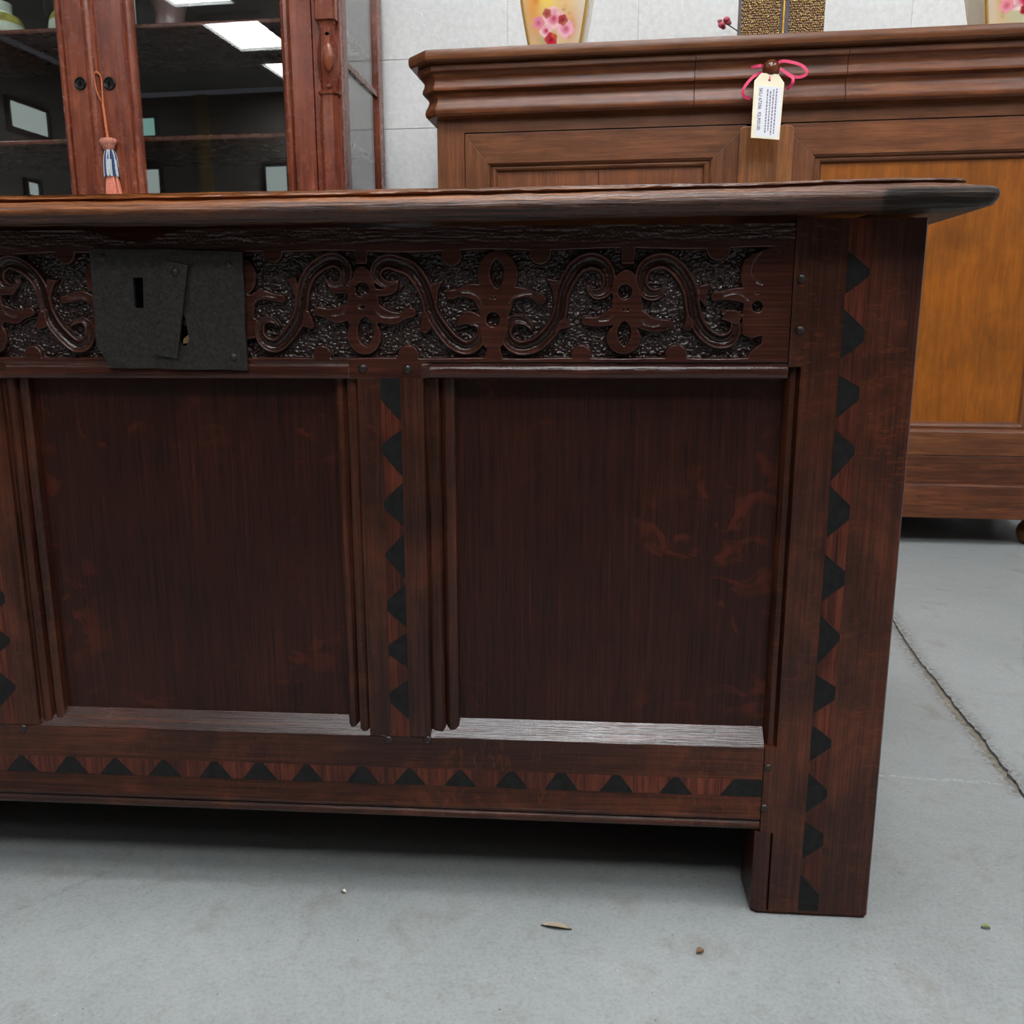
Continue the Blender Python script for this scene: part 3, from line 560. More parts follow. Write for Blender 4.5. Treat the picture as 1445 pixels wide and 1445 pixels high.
# bottom rail: bevelled ledge above, ogee below
prof = [(.0140, .1650), (.0030, .1650), (0, .1646), (0, .0992), (-.0006, .0982), (-.0002, .0960), (.0022, .0945), (.0026, .0932), (.0004, .0915), (-.0002, .0890), (.0010, .0858), (.0032, .0845), (.03, .084), (.03, .1650)]
brail = prism('bottom_rail', prof, 'x', -XL, XL, oak_h, coffer, smooth=40)
oak_wax = wood('waxed_oak_ledge', CD, (56, 28, 20), CL, 'x', 1.3, .22, bump=.5, contrast=.7, spec=.75)
led = prism('ledge_moulding', [(.0140, .1797), (.0128, .1797), (.0012, .1662), (.0004, .1651), (.014, .1651)], 'x', -XL, XL, oak_wax, brail)
def bottom_inlay():
    I = D['bot_in']; z0, z1, hw = I['z0'] + .001, I['z1'] + .0005, I['hw']; xs = [x for x in I['x']]
    step = .0462
    left = [xs[0] - step * k for k in range(8, 0, -1) if xs[0] - step * k > -XL + .01]
    xs = left + xs; y0 = -.0004
    def piece(name, pts, mat, yy=y0): return prism(name, [(max(-XL, min(XL, x)), z) for x, z in pts], 'y', yy, .002, mat, brail)
    prev_t, prev_b = -XL, -XL
    for i, x in enumerate(xs):
        fl = rnd.uniform(.001, .005); h = hw * rnd.uniform(.93, 1.05)
        nb = XL if i == len(xs) - 1 else x + h
        nt_ = XL if i == len(xs) - 1 else x + fl
        piece('inlay_triangle', [(x - h, z0), (nb, z0), (nt_, z1), (x - fl, z1)], inlay_black)
        piece('inlay_wedge', [(prev_b, z0), (x - h - .0006, z0), (x - fl - .0006, z1), (prev_t, z1)], inlay_red, y0 * .6)
        prev_t, prev_b = x + fl + .0006, x + h + .0006
bottom_inlay()

# pegs
base_peg = None
for sgn in (1, -1):
    for (x, z) in D['pegs']:
        r = .0038
        mb = MB().lathe([(r, 0), (r, .0012), (r * .7, .0022), (.0002, .0025)], 10)
        o = mb.o('peg', peg_m, coffer, smooth=50)
        o.rotation_euler = (PI / 2, rnd.uniform(0, 3), 0); o.location = (sgn * x, .0006, z); o.scale = (1, rnd.uniform(.8, 1.1), 1)

# lock plate
def lock():
    L = D['plate']; Q = L['q']; rr = random.Random(4)
    edge = []
    for (p, q) in zip(Q, Q[1:] + Q[:1]):
        for k in range(6):
            t = k / 6; edge.append((p[0] + (q[0] - p[0]) * t + rr.uniform(-.0005, .0005), p[1] + (q[1] - p[1]) * t + rr.uniform(-.0005, .0005)))
    bm = bmesh.new(); hx, hz = L['hole']
    hole = [(hx + .0045 * math.cos(a) * (1.2 if math.sin(a) < 0 else .8), hz + .0135 * math.sin(a)) for a in np.linspace(0, 2 * PI, 13)[:-1]]
    loops = [edge, L['key'], hole]
    es = []
    for lp in loops:
        vs = [bm.verts.new((x, -.0042, z)) for x, z in lp]
        es += [bm.edges.new((vs[i], vs[(i + 1) % len(vs)])) for i in range(len(vs))]
    bmesh.ops.triangle_fill(bm, edges=es, use_beauty=True)
    g = bmesh.ops.extrude_face_region(bm, geom=bm.faces[:])
    bmesh.ops.translate(bm, vec=(0, .0036, 0), verts=[v for v in g['geom'] if isinstance(v, bmesh.types.BMVert)])
    bmesh.ops.recalc_face_normals(bm, faces=bm.faces)
    me = bpy.data.meshes.new('lock_plate'); bm.to_mesh(me); bm.free(); me.materials.append(iron)
    o = bpy.data.objects.new('lock_plate', me); S.collection.objects.link(o); o.parent = coffer
    o['label'] = 'blackened iron lock plate with a keyhole and a pivoted cover strap'
    kx, kz = L['key'][0]
    prism('keyhole', [(kx - .003, .541), (kx + .012, .541), (kx + .012, .576), (kx - .003, .576)], 'y', -.0009, -.0004, black, o)
    prism('hole_backing', [(hx - .008, hz - .017), (hx + .008, hz - .017), (hx + .008, hz + .016), (hx - .008, hz + .016)], 'y', -.0009, -.0004, black, o)
    s = L['strap']
    prism('strap', [tuple(p) for p in s], 'y', -.0074, -.0044, iron, o, bevel=.0006)
    MB().lathe([(.0001, -.0020), (.0022, -.0020), (.0028, 0)], 10, hx + .001, hz + .006, axis='y').o('ward', iron_nail, o)
    prism('brass_ward', [(hx - .002, hz - .011), (hx + .004, hz - .0105), (hx + .003, hz - .004), (hx - .001, hz - .007)], 'y', -.0024, -.001, brass_dull, o)
    for (x, z), y in [(p, -.0042) for p in L['nails']] + [(L['sn'], -.0074)]:
        MB().lathe([(.0034, 0), (.0032, .0010), (.0022, .0020), (.0002, .0024)], 10).o('nail', iron_nail, o, smooth=40)
        n = S.collection.objects[-1]; n.rotation_euler = (PI / 2, 0, 0); n.location = (x, y, z)
lock()

# lid: the old board has warped, heights measured along its length
LIDX = [-.66, -.1205, .083, .2857, .438, .563, .62, .65]
LIDB = [.6105, .6096, .6082, .6094, .6114, .6136, .6152, .6185]
LIDT = [.6290, .6278, .6276, .6293, .6308, .6330, .6330, .6308]
LIDF0 = [.6320, .6308, .6306, .6321, .6335, .6357, .6360, .6350]
LIDF1 = [.6340, .6326, .6329, .6345, .6359, .6383, .6383, .6372]
def lid():
    # (overhang, height fraction of the nose) then the sunk quirk and the upper fillet
    prof = [(.018, -9), (.0245, .02), (.031, .0), (.0355, .22), (.0378, .52), (.0366, .78), (.0325, .95), (.0290, 1.0), (.0262, .98),
            (.0240, .86), (.0160, .88), (.0155, 2.0), (.0200, 2.0), (.0212, 2.25), (.0212, 2.7), (.0200, 3.0), (.0150, 3.02)]
    kx = LIDX; zb = lambda x: np.interp(x, kx, LIDB); zt = lambda x: np.interp(x, kx, LIDT); z2 = lambda x: np.interp(x, kx, LIDF0); z3 = lambda x: np.interp(x, kx, LIDF1)
    def zat(f, x):
        if f < 0: return max(.6130, zb(x) - .0015)
        if f <= 1: return zb(x) + f * (zt(x) - zb(x))
        return z2(x) + (f - 2) * (z3(x) - z2(x))
    W_, DB = .6115, .47
    def path(p, ps, rc=.011):
        pts = [(-W_ - ps, DB)]
        for sg in (-1, 1):
            cx, cy = sg * (W_ + ps - rc), -p + rc
            for k in range(9):
                a = (PI + PI / 2 * k / 8) if sg < 0 else (1.5 * PI + PI / 2 * k / 8)
                pts.append((cx + rc * math.cos(a), cy + rc * math.sin(a)))
            if sg < 0:
                xa, xb = -W_ - ps + rc, W_ + ps - rc
                for k in range(1, 220): pts.append((xa + (xb - xa) * k / 220, -p))
        pts.append((W_ + ps, DB)); return pts
    rows = [path(p, .030 if j == 0 else (.0385 + .25 * (p - .0378) if j <= 8 else p - .001)) for j, (p, z) in enumerate(prof)]
    n = len(rows[0]); V = []; F = []
    r = np.random.default_rng(5); wob = np.convolve(r.normal(0, 1, n + 8), np.ones(5) / 5, 'same')[:n] * .0007
    wob2 = np.convolve(r.normal(0, 1, n + 8), np.ones(15) / 15, 'same')[:n] * .0012
    for j, (p, z) in enumerate(prof):
        for i, (x, y) in enumerate(rows[j]):
            zz = zat(z, x) + (0 if j == 0 else wob[i] * (.4 if j > 8 else .8) + wob2[i] * .4)
            V.append((x, y + wob[(i * 7 + j) % n] * .4, zz))
    for j in range(len(prof) - 1):
        for i in range(n - 1): F.append((j * n + i, j * n + i + 1, (j + 1) * n + i + 1, (j + 1) * n + i))
    F.append(tuple(range(n))); F.append(tuple((len(prof) - 1) * n + i for i in range(n))[::-1])
    F.append(tuple(j * n for j in range(len(prof)))); F.append(tuple(j * n + n - 1 for j in range(len(prof))))
    t = NT('waxed_oak_lid'); v = t.obj((9, 330, 400))
    g = t.noise(v, 1, 5, .65, .4); b = t.noise(t.obj((7, 20, 20)), 1, 3, .6); b3 = t.noise(t.obj((16, 120, 260)), 1, 5, .7)
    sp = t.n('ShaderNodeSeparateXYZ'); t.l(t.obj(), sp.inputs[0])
    # wear mixed with painted light: upper roll rubbed golden, lower part shaded dark
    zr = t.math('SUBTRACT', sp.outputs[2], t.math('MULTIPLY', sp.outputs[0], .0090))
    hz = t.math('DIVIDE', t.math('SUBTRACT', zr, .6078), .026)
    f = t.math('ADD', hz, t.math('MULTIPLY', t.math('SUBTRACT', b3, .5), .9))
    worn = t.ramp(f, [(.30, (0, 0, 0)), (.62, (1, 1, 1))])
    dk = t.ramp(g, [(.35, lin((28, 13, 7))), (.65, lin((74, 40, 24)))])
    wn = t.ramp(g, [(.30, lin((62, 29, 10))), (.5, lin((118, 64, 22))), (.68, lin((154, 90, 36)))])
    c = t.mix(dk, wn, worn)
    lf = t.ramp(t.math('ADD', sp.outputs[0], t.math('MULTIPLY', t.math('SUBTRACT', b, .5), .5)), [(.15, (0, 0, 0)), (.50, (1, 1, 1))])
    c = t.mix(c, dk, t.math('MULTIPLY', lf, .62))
    # the right end was spliced with an unpolished darker piece
    en = t.ramp(t.math('ADD', sp.outputs[0], t.math('MULTIPLY', t.math('SUBTRACT', b3, .5), .006)), [(.5625, (0, 0, 0)), (.5645, (1, 1, 1))])
    hi = t.ramp(t.math('ADD', hz, t.math('MULTIPLY', t.math('SUBTRACT', b3, .5), .3)), [(.58, (1, 1, 1)), (.70, (0, 0, 0))])
    raw = t.ramp(g, [(.36, lin((12, 8, 6))), (.5, lin((30, 21, 16))), (.66, lin((74, 58, 46)))])
    c = t.mix(c, raw, t.math('MULTIPLY', en, hi))
    h = t.math('ADD', g, t.math('MULTIPLY', b3, .8))
    rg = t.math('ADD', .10, t.math('ADD', t.math('MULTIPLY', b3, .12), t.math('MULTIPLY', t.math('MULTIPLY', en, hi), .18)))
    t.out(c, rg, t.bump(h, .7, .0016)); t.l(t.math('SUBTRACT', .52, t.math('MULTIPLY', t.math('MULTIPLY', en, hi), .34)), t.b.inputs['Specular IOR Level'])
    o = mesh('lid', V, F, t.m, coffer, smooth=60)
    return o
lid()
# sides, back, bottom and rear legs
for s in (1, -1):
    mb = MB().box(min(s * .582, s * .600), max(s * .582, s * .600), .045, .43, .10, .61); mb.o('side_board', oak_v, coffer)
    box('rear_leg', (min(s * .54, s * .6115), max(s * .54, s * .6115), .41, .455, 0, .6125), oak_v, coffer)
    box('side_rail', (min(s * .585, s * .608), max(s * .585, s * .608), .045, .42, .50, .60), oak_v, coffer)
    box('side_rail', (min(s * .585, s * .608), max(s * .585, s * .608), .045, .42, .012, .165), oak_v, coffer)
box('back_board', (-.56, .56, .42, .44, .006, .605), oak_h, coffer)
box('bottom_board', (-.585, .585, .0305, .425, .092, .104), oak_h, coffer)

# ---------------------------------------------------------------- walnut sideboard
sbd = D['sb']
sb = empty('sideboard', 'brown walnut sideboard with moulded drawers and panelled doors behind the coffer', 'sideboard', sbd['loc'], sbd['yaw'])
def swept(name, prof, mat, back=.47, xin=None, Wd=.788, c=.016, xr=None, **kw):
    """profile (p,z) swept round side, canted corner, front, canted corner, side"""
    V = []; n = 6
    for p, z in prof:
        e = .4142 * p
        V += [(-Wd - p, back, z), (-Wd - p, c - e, z), (-(Wd - c) - e, -p, z), ((Wd - c) + e, -p, z), (Wd + p, c - e, z), (Wd + p, back, z)]
    F = []
    for j in range(len(prof) - 1):
        for i in range(n - 1): F.append((j * n + i, j * n + i + 1, (j + 1) * n + i + 1, (j + 1) * n + i))
        F.append((j * n + n - 1, j * n, (j + 1) * n, (j + 1) * n + n - 1))
    F.append(tuple(range(n))[::-1]); F.append(tuple((len(prof) - 1) * n + i for i in range(n)))
    return mesh(name, V, F, mat, sb, smooth=28, **kw)
swept('top', [(.05, 1.1548), (.060, 1.1560), (.0645, 1.160), (.0660, 1.166), (.0660, 1.176), (.0635, 1.1815), (.058, 1.1835)], wal_h, back=.50)
wave = [(.0, 1.0395), (.012, 1.0405), (.024, 1.0430), (.0285, 1.0480), (.0300, 1.0545), (.0285, 1.0620), (.0235, 1.0710), (.0205, 1.0790), (.0205, 1.0860), (.0235, 1.0930), (.0300, 1.0965), (.0345, 1.0985), (.0355, 1.1020), (.0345, 1.1075), (.0310, 1.1150), (.0300, 1.1220), (.0320, 1.1290), (.0375, 1.1350), (.0405, 1.1375), (.0440, 1.1385), (.0455, 1.1410), (.0455, 1.1525), (.02, 1.1545)]
# carcass mouldings on the canted corners and sides
def corner(sgn):
    V = []; n = 4; Wd, c = .788, .016
    for p, z in wave:
        e = .4142 * p
        V += [(sgn * (Wd + p), .46, z), (sgn * (Wd + p), c - e, z), (sgn * ((Wd - c) + e), -p, z), (sgn * (Wd - c - .006), -p, z)]
    F = []
    for j in range(len(wave) - 1):
        for i in range(n - 1): F.append((j * n + i, j * n + i + 1, (j + 1) * n + i + 1, (j + 1) * n + i))
    m_ = len(wave) - 1
    V += [(sgn * (Wd - .05), .46, wave[0][1]), (sgn * (Wd - .05), .46, wave[-1][1])]
    mesh('corner_moulding', V, F, wal_dr, sb, smooth=28)
corner(1); corner(-1)
def drawer(x0, x1):
    return prism('drawer', [(-p, z) for p, z in wave] + [(.03, 1.1545), (.03, 1.0395)], 'x', x0, x1, wal_dr, sb, smooth=28)
d1 = drawer(-.7665, -.1677); d2 = drawer(-.1662, .1726); d3 = drawer(.1741, .7665)
kx, kz = D['knob']
MB().lathe([(.0001, -.0840), (.006, -.0835), (.0125, -.0805), (.0175, -.0745), (.0195, -.067), (.0178, -.0590), (.013, -.0535), (.0085, -.050), (.0075, -.043), (.0095, -.030)], 28, kx, kz, axis='y').o('knob', plain('polished_knob', (92, 46, 26), .16, noise=.2, nscale=60), d2, smooth=50)
# carcass
mb = MB().box(-.788, -.72, 0, .46, .15, 1.0395); mb.o('stile', wal_v, sb)
MB().box(.72, .788, 0, .46, .15, 1.0395).o('stile', wal_v, sb)
box('top_rail', (-.72, .72, .0, .03, 1.0080, 1.0395), wal_h, sb)
box('bottom_rail', (-.788, .788, .0, .03, .1585, .2262), wal_low, sb, bevel=.001)
box('back', (-.72, .72, .44, .455, .16, 1.03), mah_in, sb)
box('shelf_board', (-.72, .72, .031, .44, .18, .20), mah_in, sb)
def plinth():
    prof = [(.0, .0722), (.012, .0725), (.0135, .075), (.0135, .1500), (.011, .1560), (.006, .1585), (.0, .1586)]
    swept('plinth', prof, wal_low, back=.46)
plinth()
for sx in (-1, 1):
    for y in (.052, .40):
        MB().lathe([(.0245, 0), (.034, .004), (.041, .016), (.044, .030), (.041, .044), (.034, .054), (.030, .060), (.036, .066), (.036, .0735)], 24, sx * .725, y).o('foot', wal_v, sb, smooth=40)
# doors: mitred frames with a sloping inner moulding and a sunk panel
def door(sgn):
    xo, xm, xi = .7185, .662, .638        # hinge side: frame outer, frame inner, panel edge
    xs, xsm, xsi = .040, .1155, .139      # meeting side
    zt, zf, zp = 1.0055, .9345, .9165
    zb, zfb, zpb = .2275, .2852, .3096
    y0, y1, yp = .0012, .0025, .018
    root = prism('door', [(sgn * x, z) for x, z in ((xsi - .004, zpb - .004), (xi + .004, zpb - .004), (xi + .004, zp + .004), (xsi - .004, zp + .004))], 'y', yp, yp + .012, wal_panel if sgn > 0 else wal_panel2, sb)
    if sgn < 0:
        # joint between the two boards of the left panel
        pass
    def fr(pts, mat, nm='frame_rail'): 
        return prism(nm, [(sgn * x, z) for x, z in pts], 'y', y0, .03, mat, root, bevel=.0012)
    fr([(xs, zt), (xo, zt), (xm, zf), (xsm, zf)], wal_h); fr([(xs, zb), (xo, zb), (xm, zfb), (xsm, zfb)], wal_h)
    fr([(xo, zb), (xo, zt), (xm, zf), (xm, zfb)], wal_v, 'frame_stile'); fr([(xs, zb), (xs, zt), (xsm, zf), (xsm, zfb)], wal_v, 'frame_stile')
    # sloping moulding, a small cyma from the frame down to the panel
    cy = [(0, .004), (.18, .0055), (.30, .0105), (.55, .0085), (.78, .0105), (.92, .0155), (1., .0185)]
    def mould(o1, o2, i1, i2, mat, nm='moulding'):
        V = []
        for t, y in cy:
            for a, b in ((o1, i1), (o2, i2)): V.append((sgn * (a[0] + (b[0] - a[0]) * t), y, a[1] + (b[1] - a[1]) * t))
        V += [(sgn * i2[0], .03, i2[1]), (sgn * i1[0], .03, i1[1]), (sgn * o1[0], .03, o1[1]), (sgn * o2[0], .03, o2[1])]
        F = [(2 * k, 2 * k + 1, 2 * k + 3, 2 * k + 2) for k in range(len(cy) - 1)]
        mesh(nm, V[:2 * len(cy)], F, mat, root, smooth=30)
    mould((xsm, zf), (xm, zf), (xsi, zp), (xi, zp), wal_h); mould((xsm, zfb), (xm, zfb), (xsi, zpb), (xi, zpb), wal_h)
    mould((xm, zfb), (xm, zf), (xi, zpb), (xi, zp), wal_v); mould((xsm, zfb), (xsm, zf), (xsi, zpb), (xsi, zp), wal_v)
    return root
dr = door(1)
def left_door():
    dl = door(-1)
    # left panel is two boards with an open joint
    V = dl.data
    dl.data = bpy.data.meshes.new('door'); mbx = MB()
    mbx.box(-.642, -.3895, .018, .03, .3056, .9205).box(-.3880, -.135, .018, .03, .3056, .9205)
    me = dl.data; me.from_pydata(mbx.V, [], mbx.F); me.update(); me.materials.append(wal_panel2)
    return dl
left_door()
# cover strip over the meeting of the doors, rounded upper corners
def strip():
    a, b, z0, z1, r = -.0575, .0665, .2275, .9995, .012
    pts = [(a, z0), (b, z0)] + [(b - r + r * math.cos(t), z1 - r + r * math.sin(t)) for t in np.linspace(0, PI / 2, 6)] + [(a + r + r * math.cos(t), z1 - r + r * math.sin(t)) for t in np.linspace(PI / 2, PI, 6)]
    o = prism('cover_strip', pts, 'y', -.013, .0, wal_strip, sb, bevel=.002)
    o['label'] = 'paler honey-brown strip covering the meeting of the doors'
strip()

# price tag on the knob
def price_tag():
    card = NT('cream_card'); k = card.noise(card.obj((30, 30, 30)), 1, 3)
    cm = card.out(card.ramp(k, [(.3, lin((226, 214, 184))), (.7, lin((238, 228, 202)))]), .7)
    T = D['tag']; hx, hz = D['tagh']; yb = -.0765
    root = empty('price_tag', 'cream card price tag tied to the drawer knob with a pink ribbon', 'price tag', sb.matrix_basis @ Vector((hx, yb, hz)), sbd['yaw'])
    M = Matrix.Rotation(0, 3, 'X')
    P = [(x - hx, z - hz) for x, z in T]
    bm = bmesh.new(); es = []
    for lp in (P, [(.0028 * math.cos(a), .0028 * math.sin(a)) for a in np.linspace(0, 2 * PI, 11)[:-1]]):
        vs = [bm.verts.new((x, 0, z)) for x, z in lp]; es += [bm.edges.new((vs[i], vs[(i + 1) % len(vs)])) for i in range(len(vs))]
    bmesh.ops.triangle_fill(bm, edges=es); g = bmesh.ops.extrude_face_region(bm, geom=bm.faces[:])
    bmesh.ops.translate(bm, vec=(0, .0007, 0), verts=[v for v in g['geom'] if isinstance(v, bmesh.types.BMVert)]); bmesh.ops.recalc_face_normals(bm, faces=bm.faces)
    me = bpy.data.meshes.new('card'); bm.to_mesh(me); bm.free(); me.materials.append(cm)
    co = bpy.data.objects.new('card', me); S.collection.objects.link(co); co.parent = root
    # printed paper label on the card
    bl, br, tr, tl = np.array(P[5]), np.array(P[4]), np.array(P[3]), np.array(P[0])
    tl = tl + (tl - bl) * -.04; tr = tr + (tr - br) * -.03
    q = lambda u, v: (1 - v) * ((1 - u) * tl + u * tr) + v * ((1 - u) * bl + u * br)
    lab = prism('printed_label', [tuple(q(.16, .05)), tuple(q(.95, .05)), tuple(q(.93, .97)), tuple(q(.13, .97))], 'y', -.0004, 0, plain('white_paper', (222, 221, 226), .7), co)
    ink = plain('grey_ink', (62, 62, 72), .8); ink2 = plain('pale_ink', (120, 118, 132), .8)
    ax = np.array(q(.3, .9)) - np.array(q(.3, .1)); ang = math.atan2(ax[1], ax[0])
    def text(s, u, v, h, mat):
        c = bpy.data.curves.new('lettering', 'FONT'); c.body = s; c.size = h; c.materials.append(mat); c.offset = .00012
        o = bpy.data.objects.new('lettering', c); S.collection.objects.link(o); o.parent = co
        me_ = bpy.data.meshes.new_from_object(o.evaluated_get(bpy.context.evaluated_depsgraph_get())); bpy.data.objects.remove(o)
        o = bpy.data.objects.new('lettering', me_); S.collection.objects.link(o); o.parent = co
        p = q(u, v); o.matrix_local = Matrix.Translation((p[0], -.0006, p[1])) @ Matrix.Rotation(ang, 4, Vector((0, -1, 0))) @ Matrix.Rotation(PI / 2, 4, 'X')
        return o
    text('SKU 67206', .19, .085, .0098, ink); text('$2,950.00', .19, .52, .0098, ink)
    mb = MB(); r2 = random.Random(2)
    for u, v0, v1 in ((.45, .10, .90), (.55, .13, .86), (.65, .10, .93), (.75, .08, .90)):
        v = v0
        while v < v1:
            w = r2.uniform(.02, .06); a = q(u, v); b = q(u, min(v + w, v1)); c_ = q(u + .045, min(v + w, v1)); d_ = q(u + .045, v)
            mb.prism([tuple(a), tuple(b), tuple(c_), tuple(d_)], 'y', -.00055, -.0004); v += w + .012
    pl_ = mb.o('small_print', ink2, co); pl_['kind'] = 'stuff'
    # ribbon
    pink = plain('pink_ribbon', (214, 52, 98), .5, noise=.15, nscale=80)
    for i, R_ in enumerate(D['rib']):
        Q = smooth_path([(x - hx, z - hz) for x, z in R_], 6); w = .0033; V = []
        for k_, p in enumerate(Q):
            d = Q[min(k_ + 1, len(Q) - 1)] - Q[max(k_ - 1, 0)]; d = d / (np.linalg.norm(d) + 1e-9); nn = np.array([-d[1], d[0]])
            tw = 1.0; yy = .022 - .012 * math.sin(k_ / (len(Q) - 1) * PI)
            for s_, yo in ((-1, .0006), (1, -.0006)): V.append((p[0] + nn[0] * w * tw * s_, yy + yo * 3 * (1 - tw) * s_, p[1] + nn[1] * w * tw * s_))
        n = len(Q); V2 = V + [(x, y + .0006, z) for x, y, z in V]
        F = [(2 * k_, 2 * k_ + 1, 2 * k_ + 3, 2 * k_ + 2) for k_ in range(n - 1)] + [(2 * n + 2 * k_, 2 * n + 2 * k_ + 2, 2 * n + 2 * k_ + 3, 2 * n + 2 * k_ + 1) for k_ in range(n - 1)]
        F += [(2 * k_, 2 * k_ + 2, 2 * n + 2 * k_ + 2, 2 * n + 2 * k_) for k_ in range(n - 1)] + [(2 * k_ + 1, 2 * n + 2 * k_ + 1, 2 * n + 2 * k_ + 3, 2 * k_ + 3) for k_ in range(n - 1)]
        mesh('ribbon', V2, F, pink, root, smooth=60)
    MB().tube([(0, -.0012, -.001), (.0004, -.002, .006), (kx - hx - .004, .018, kz - hz - .010), (kx - hx, .026, kz - hz - .008)], .0013, 6).o('ribbon', pink, root, smooth=60)
price_tag()

# painted vases
def lerp(a, b, t): return tuple(a[i] + (b[i] - a[i]) * t for i in range(3))
def vase(loc, label, scheme, seed):
    root = empty('vase', label, 'vase', sb.matrix_basis @ Vector(loc), sbd['yaw'], None)
    NU, NV, Ht = 320, 150, .30
    prof = [(0, .066), (.02, .064), (.05, .068), (.09, .0765), (.14, .086), (.19, .093), (.225, .094), (.25, .084), (.268, .060), (.278, .050), (.29, .054), (.30, .062)]
    zs = np.linspace(0, Ht, NV); rs = np.interp(zs, [p[0] for p in prof], [p[1] for p in prof])
    rs = np.convolve(np.pad(rs, 4, 'edge'), np.ones(9) / 9, 'valid')
    a = np.linspace(0, 2 * PI, NU, endpoint=False); ex = 9.0
    ca, sa = np.cos(a), np.sin(a); rad = (np.abs(ca) ** ex + np.abs(sa) ** ex) ** (-1 / ex)
    V = np.stack([rs[:, None] * (rad * ca)[None], rs[:, None] * (rad * sa)[None] * .8, np.repeat(zs[:, None], NU, 1)], -1)
    U = np.where((sa < 0) & (np.abs(sa) >= np.abs(ca) * .98), (rad * ca), 9)[None].repeat(NV, 0)   # across the face turned to the room
    Zz = np.repeat(zs[:, None], NU, 1)
    r = np.random.default_rng(seed)
    C = np.zeros((NV, NU, 3))
    cream, amber, gold, grey = [np.array(lin(c)) for c in ((212, 196, 164), (206, 132, 46), (232, 192, 70), (206, 196, 190))]
    green = np.array(lin((150, 158, 112)))
    un = np.where(U < 5, U, 6.)
    t = np.clip((1 - un) / 2, 0, 1)[..., None]
    C = cream * (1 - .25 * t) + amber * .25 * t
    e = lambda cx, cz, rx, rz, p=2: np.exp(-(((un - cx) / rx) ** 2 + ((Zz - cz) / rz) ** 2) ** (p / 2))[..., None]
    def blend(col, k): 
        nonlocal C; C = C * (1 - np.clip(k, 0, 1)) + np.array(lin(col)) * np.clip(k, 0, 1)
    if scheme == 0:
        blend((212, 140, 60), .85 * e(-.62, .14, .28, .08)); blend((236, 200, 72), .95 * e(-.15, .175, .38, .05)); blend((222, 178, 120), .6 * e(.3, .15, .4, .07))
        blend((214, 130, 66), .85 * e(.55, .095, .28, .03)); blend((150, 152, 104), .6 * e(-.35, .065, .25, .02)); blend((206, 192, 178), .7 * e(.85, .14, .2, .1)); blend((205, 110, 40), .8 * e(-.52, .165, .10, .018)); blend((148, 150, 80), .7 * e(.12, .18, .09, .012))
        roses = [(-.02, .116, .022, (236, 190, 196), (196, 70, 104)), (-.28, .090, .014, (238, 196, 202), (188, 48, 84)), (.38, .092, .018, (236, 180, 192), (206, 88, 124)), (-.50, .108, .013, (222, 140, 160), (196, 96, 122)), (-.12, .070, .014, (196, 52, 70), (140, 22, 40)), (.26, .112, .011, (176, 70, 76), (130, 40, 48)), (-.22, .128, .010, (182, 96, 88), (150, 66, 60))]
    else:
        blend((204, 124, 44), .85 * e(-.45, .13, .22, .05)); blend((180, 184, 150), .8 * e(.2, .075, .7, .025)); blend((206, 192, 178), .7 * e(-.85, .12, .16, .1)); blend((172, 178, 140), .7 * e(.75, .15, .25, .1))
        roses = [(.02, .105, .019, (240, 214, 212), (206, 92, 124)), (.36, .108, .021, (200, 52, 82), (138, 14, 42)), (-.36, .097, .014, (232, 150, 166), (206, 92, 116)), (-.05, .132, .020, (240, 208, 204), (220, 140, 160)), (.18, .086, .010, (170, 26, 56), (120, 10, 36))]
    for cx, cz, rr, c0, c1 in roses:
        rr *= 1.2
        dx = un * np.interp(Zz, zs, rs) - cx * np.interp(cz, zs, rs); dz = Zz - cz; d = np.hypot(dx, dz); an = np.arctan2(dz, dx)
        k = np.clip((rr * (1 + .08 * np.sin(an * 5 + cx * 9)) - d) / .0025, 0, 1)[..., None]
        pet = (.5 + .5 * np.sin(d / rr * 9 + an * 1.0))[..., None]
        inner = np.clip(1.15 - d / (rr * .55), 0, 1)[..., None]
        base = np.array(lin(c0)) * (1 - .45 * pet * .6) + np.array(lin(c1)) * (.45 * pet * .6)
        col = base * (1 - inner) + np.array(lin(c1)) * inner
        C = C * (1 - k) + col * k
    for _ in range(26):
        cx, cz = r.uniform(-.6, .6), r.uniform(.07, .19); blend([(132, 142, 84), (206, 150, 60), (150, 112, 60)][r.integers(3)], .35 * e(cx, cz, .05, .004))
    F = [(i * NU + k, i * NU + (k + 1) % NU, (i + 1) * NU + (k + 1) % NU, (i + 1) * NU + k) for i in range(NV - 1) for k in range(NU)]
    F.append(tuple(range(NU))[::-1])
    tt = NT('painted_porcelain'); at = tt.n('ShaderNodeAttribute'); at.attribute_name = 'paint'
    tt.out(at.outputs['Color'], .16)
    o = mesh('body', V.reshape(-1, 3), F, tt.m, root, smooth=0)
    ca_ = o.data.attributes.new('paint', 'FLOAT_COLOR', 'POINT'); ca_.data.foreach_set('color', np.concatenate([C, np.ones((NV, NU, 1))], -1).astype(np.float32).ravel())
    goldm = plain('gilding', (216, 172, 92), .25, metal=.65)
    for sx in (-1, 1):
        for sy in (-1, 1):
            P = [(sx * rr * .918, sy * rr * .918 * .8, z) for z, rr in zip(zs[4:112:6], rs[4:112:6])]
            MB().tube(P, .0042, 8).o('gilt_edge', goldm, root, smooth=60)
            MB().lathe([(.008, -.0002), (.012, .004), (.011, .012), (.006, .022), (.002, .030)], 12, sx * .058, sy * .0465).o('gilt_foot', goldm, root, smooth=50)
    P = [(rs[-1] * q * c_, rs[-1] * q * s_ * .8, Ht) for q, c_, s_ in zip(rad[::8], ca[::8], sa[::8])]; P.append(P[0])
    MB().tube(P, .003, 6).o('gilt_rim', goldm, root, smooth=60)
    return root
ZT = 1.1837
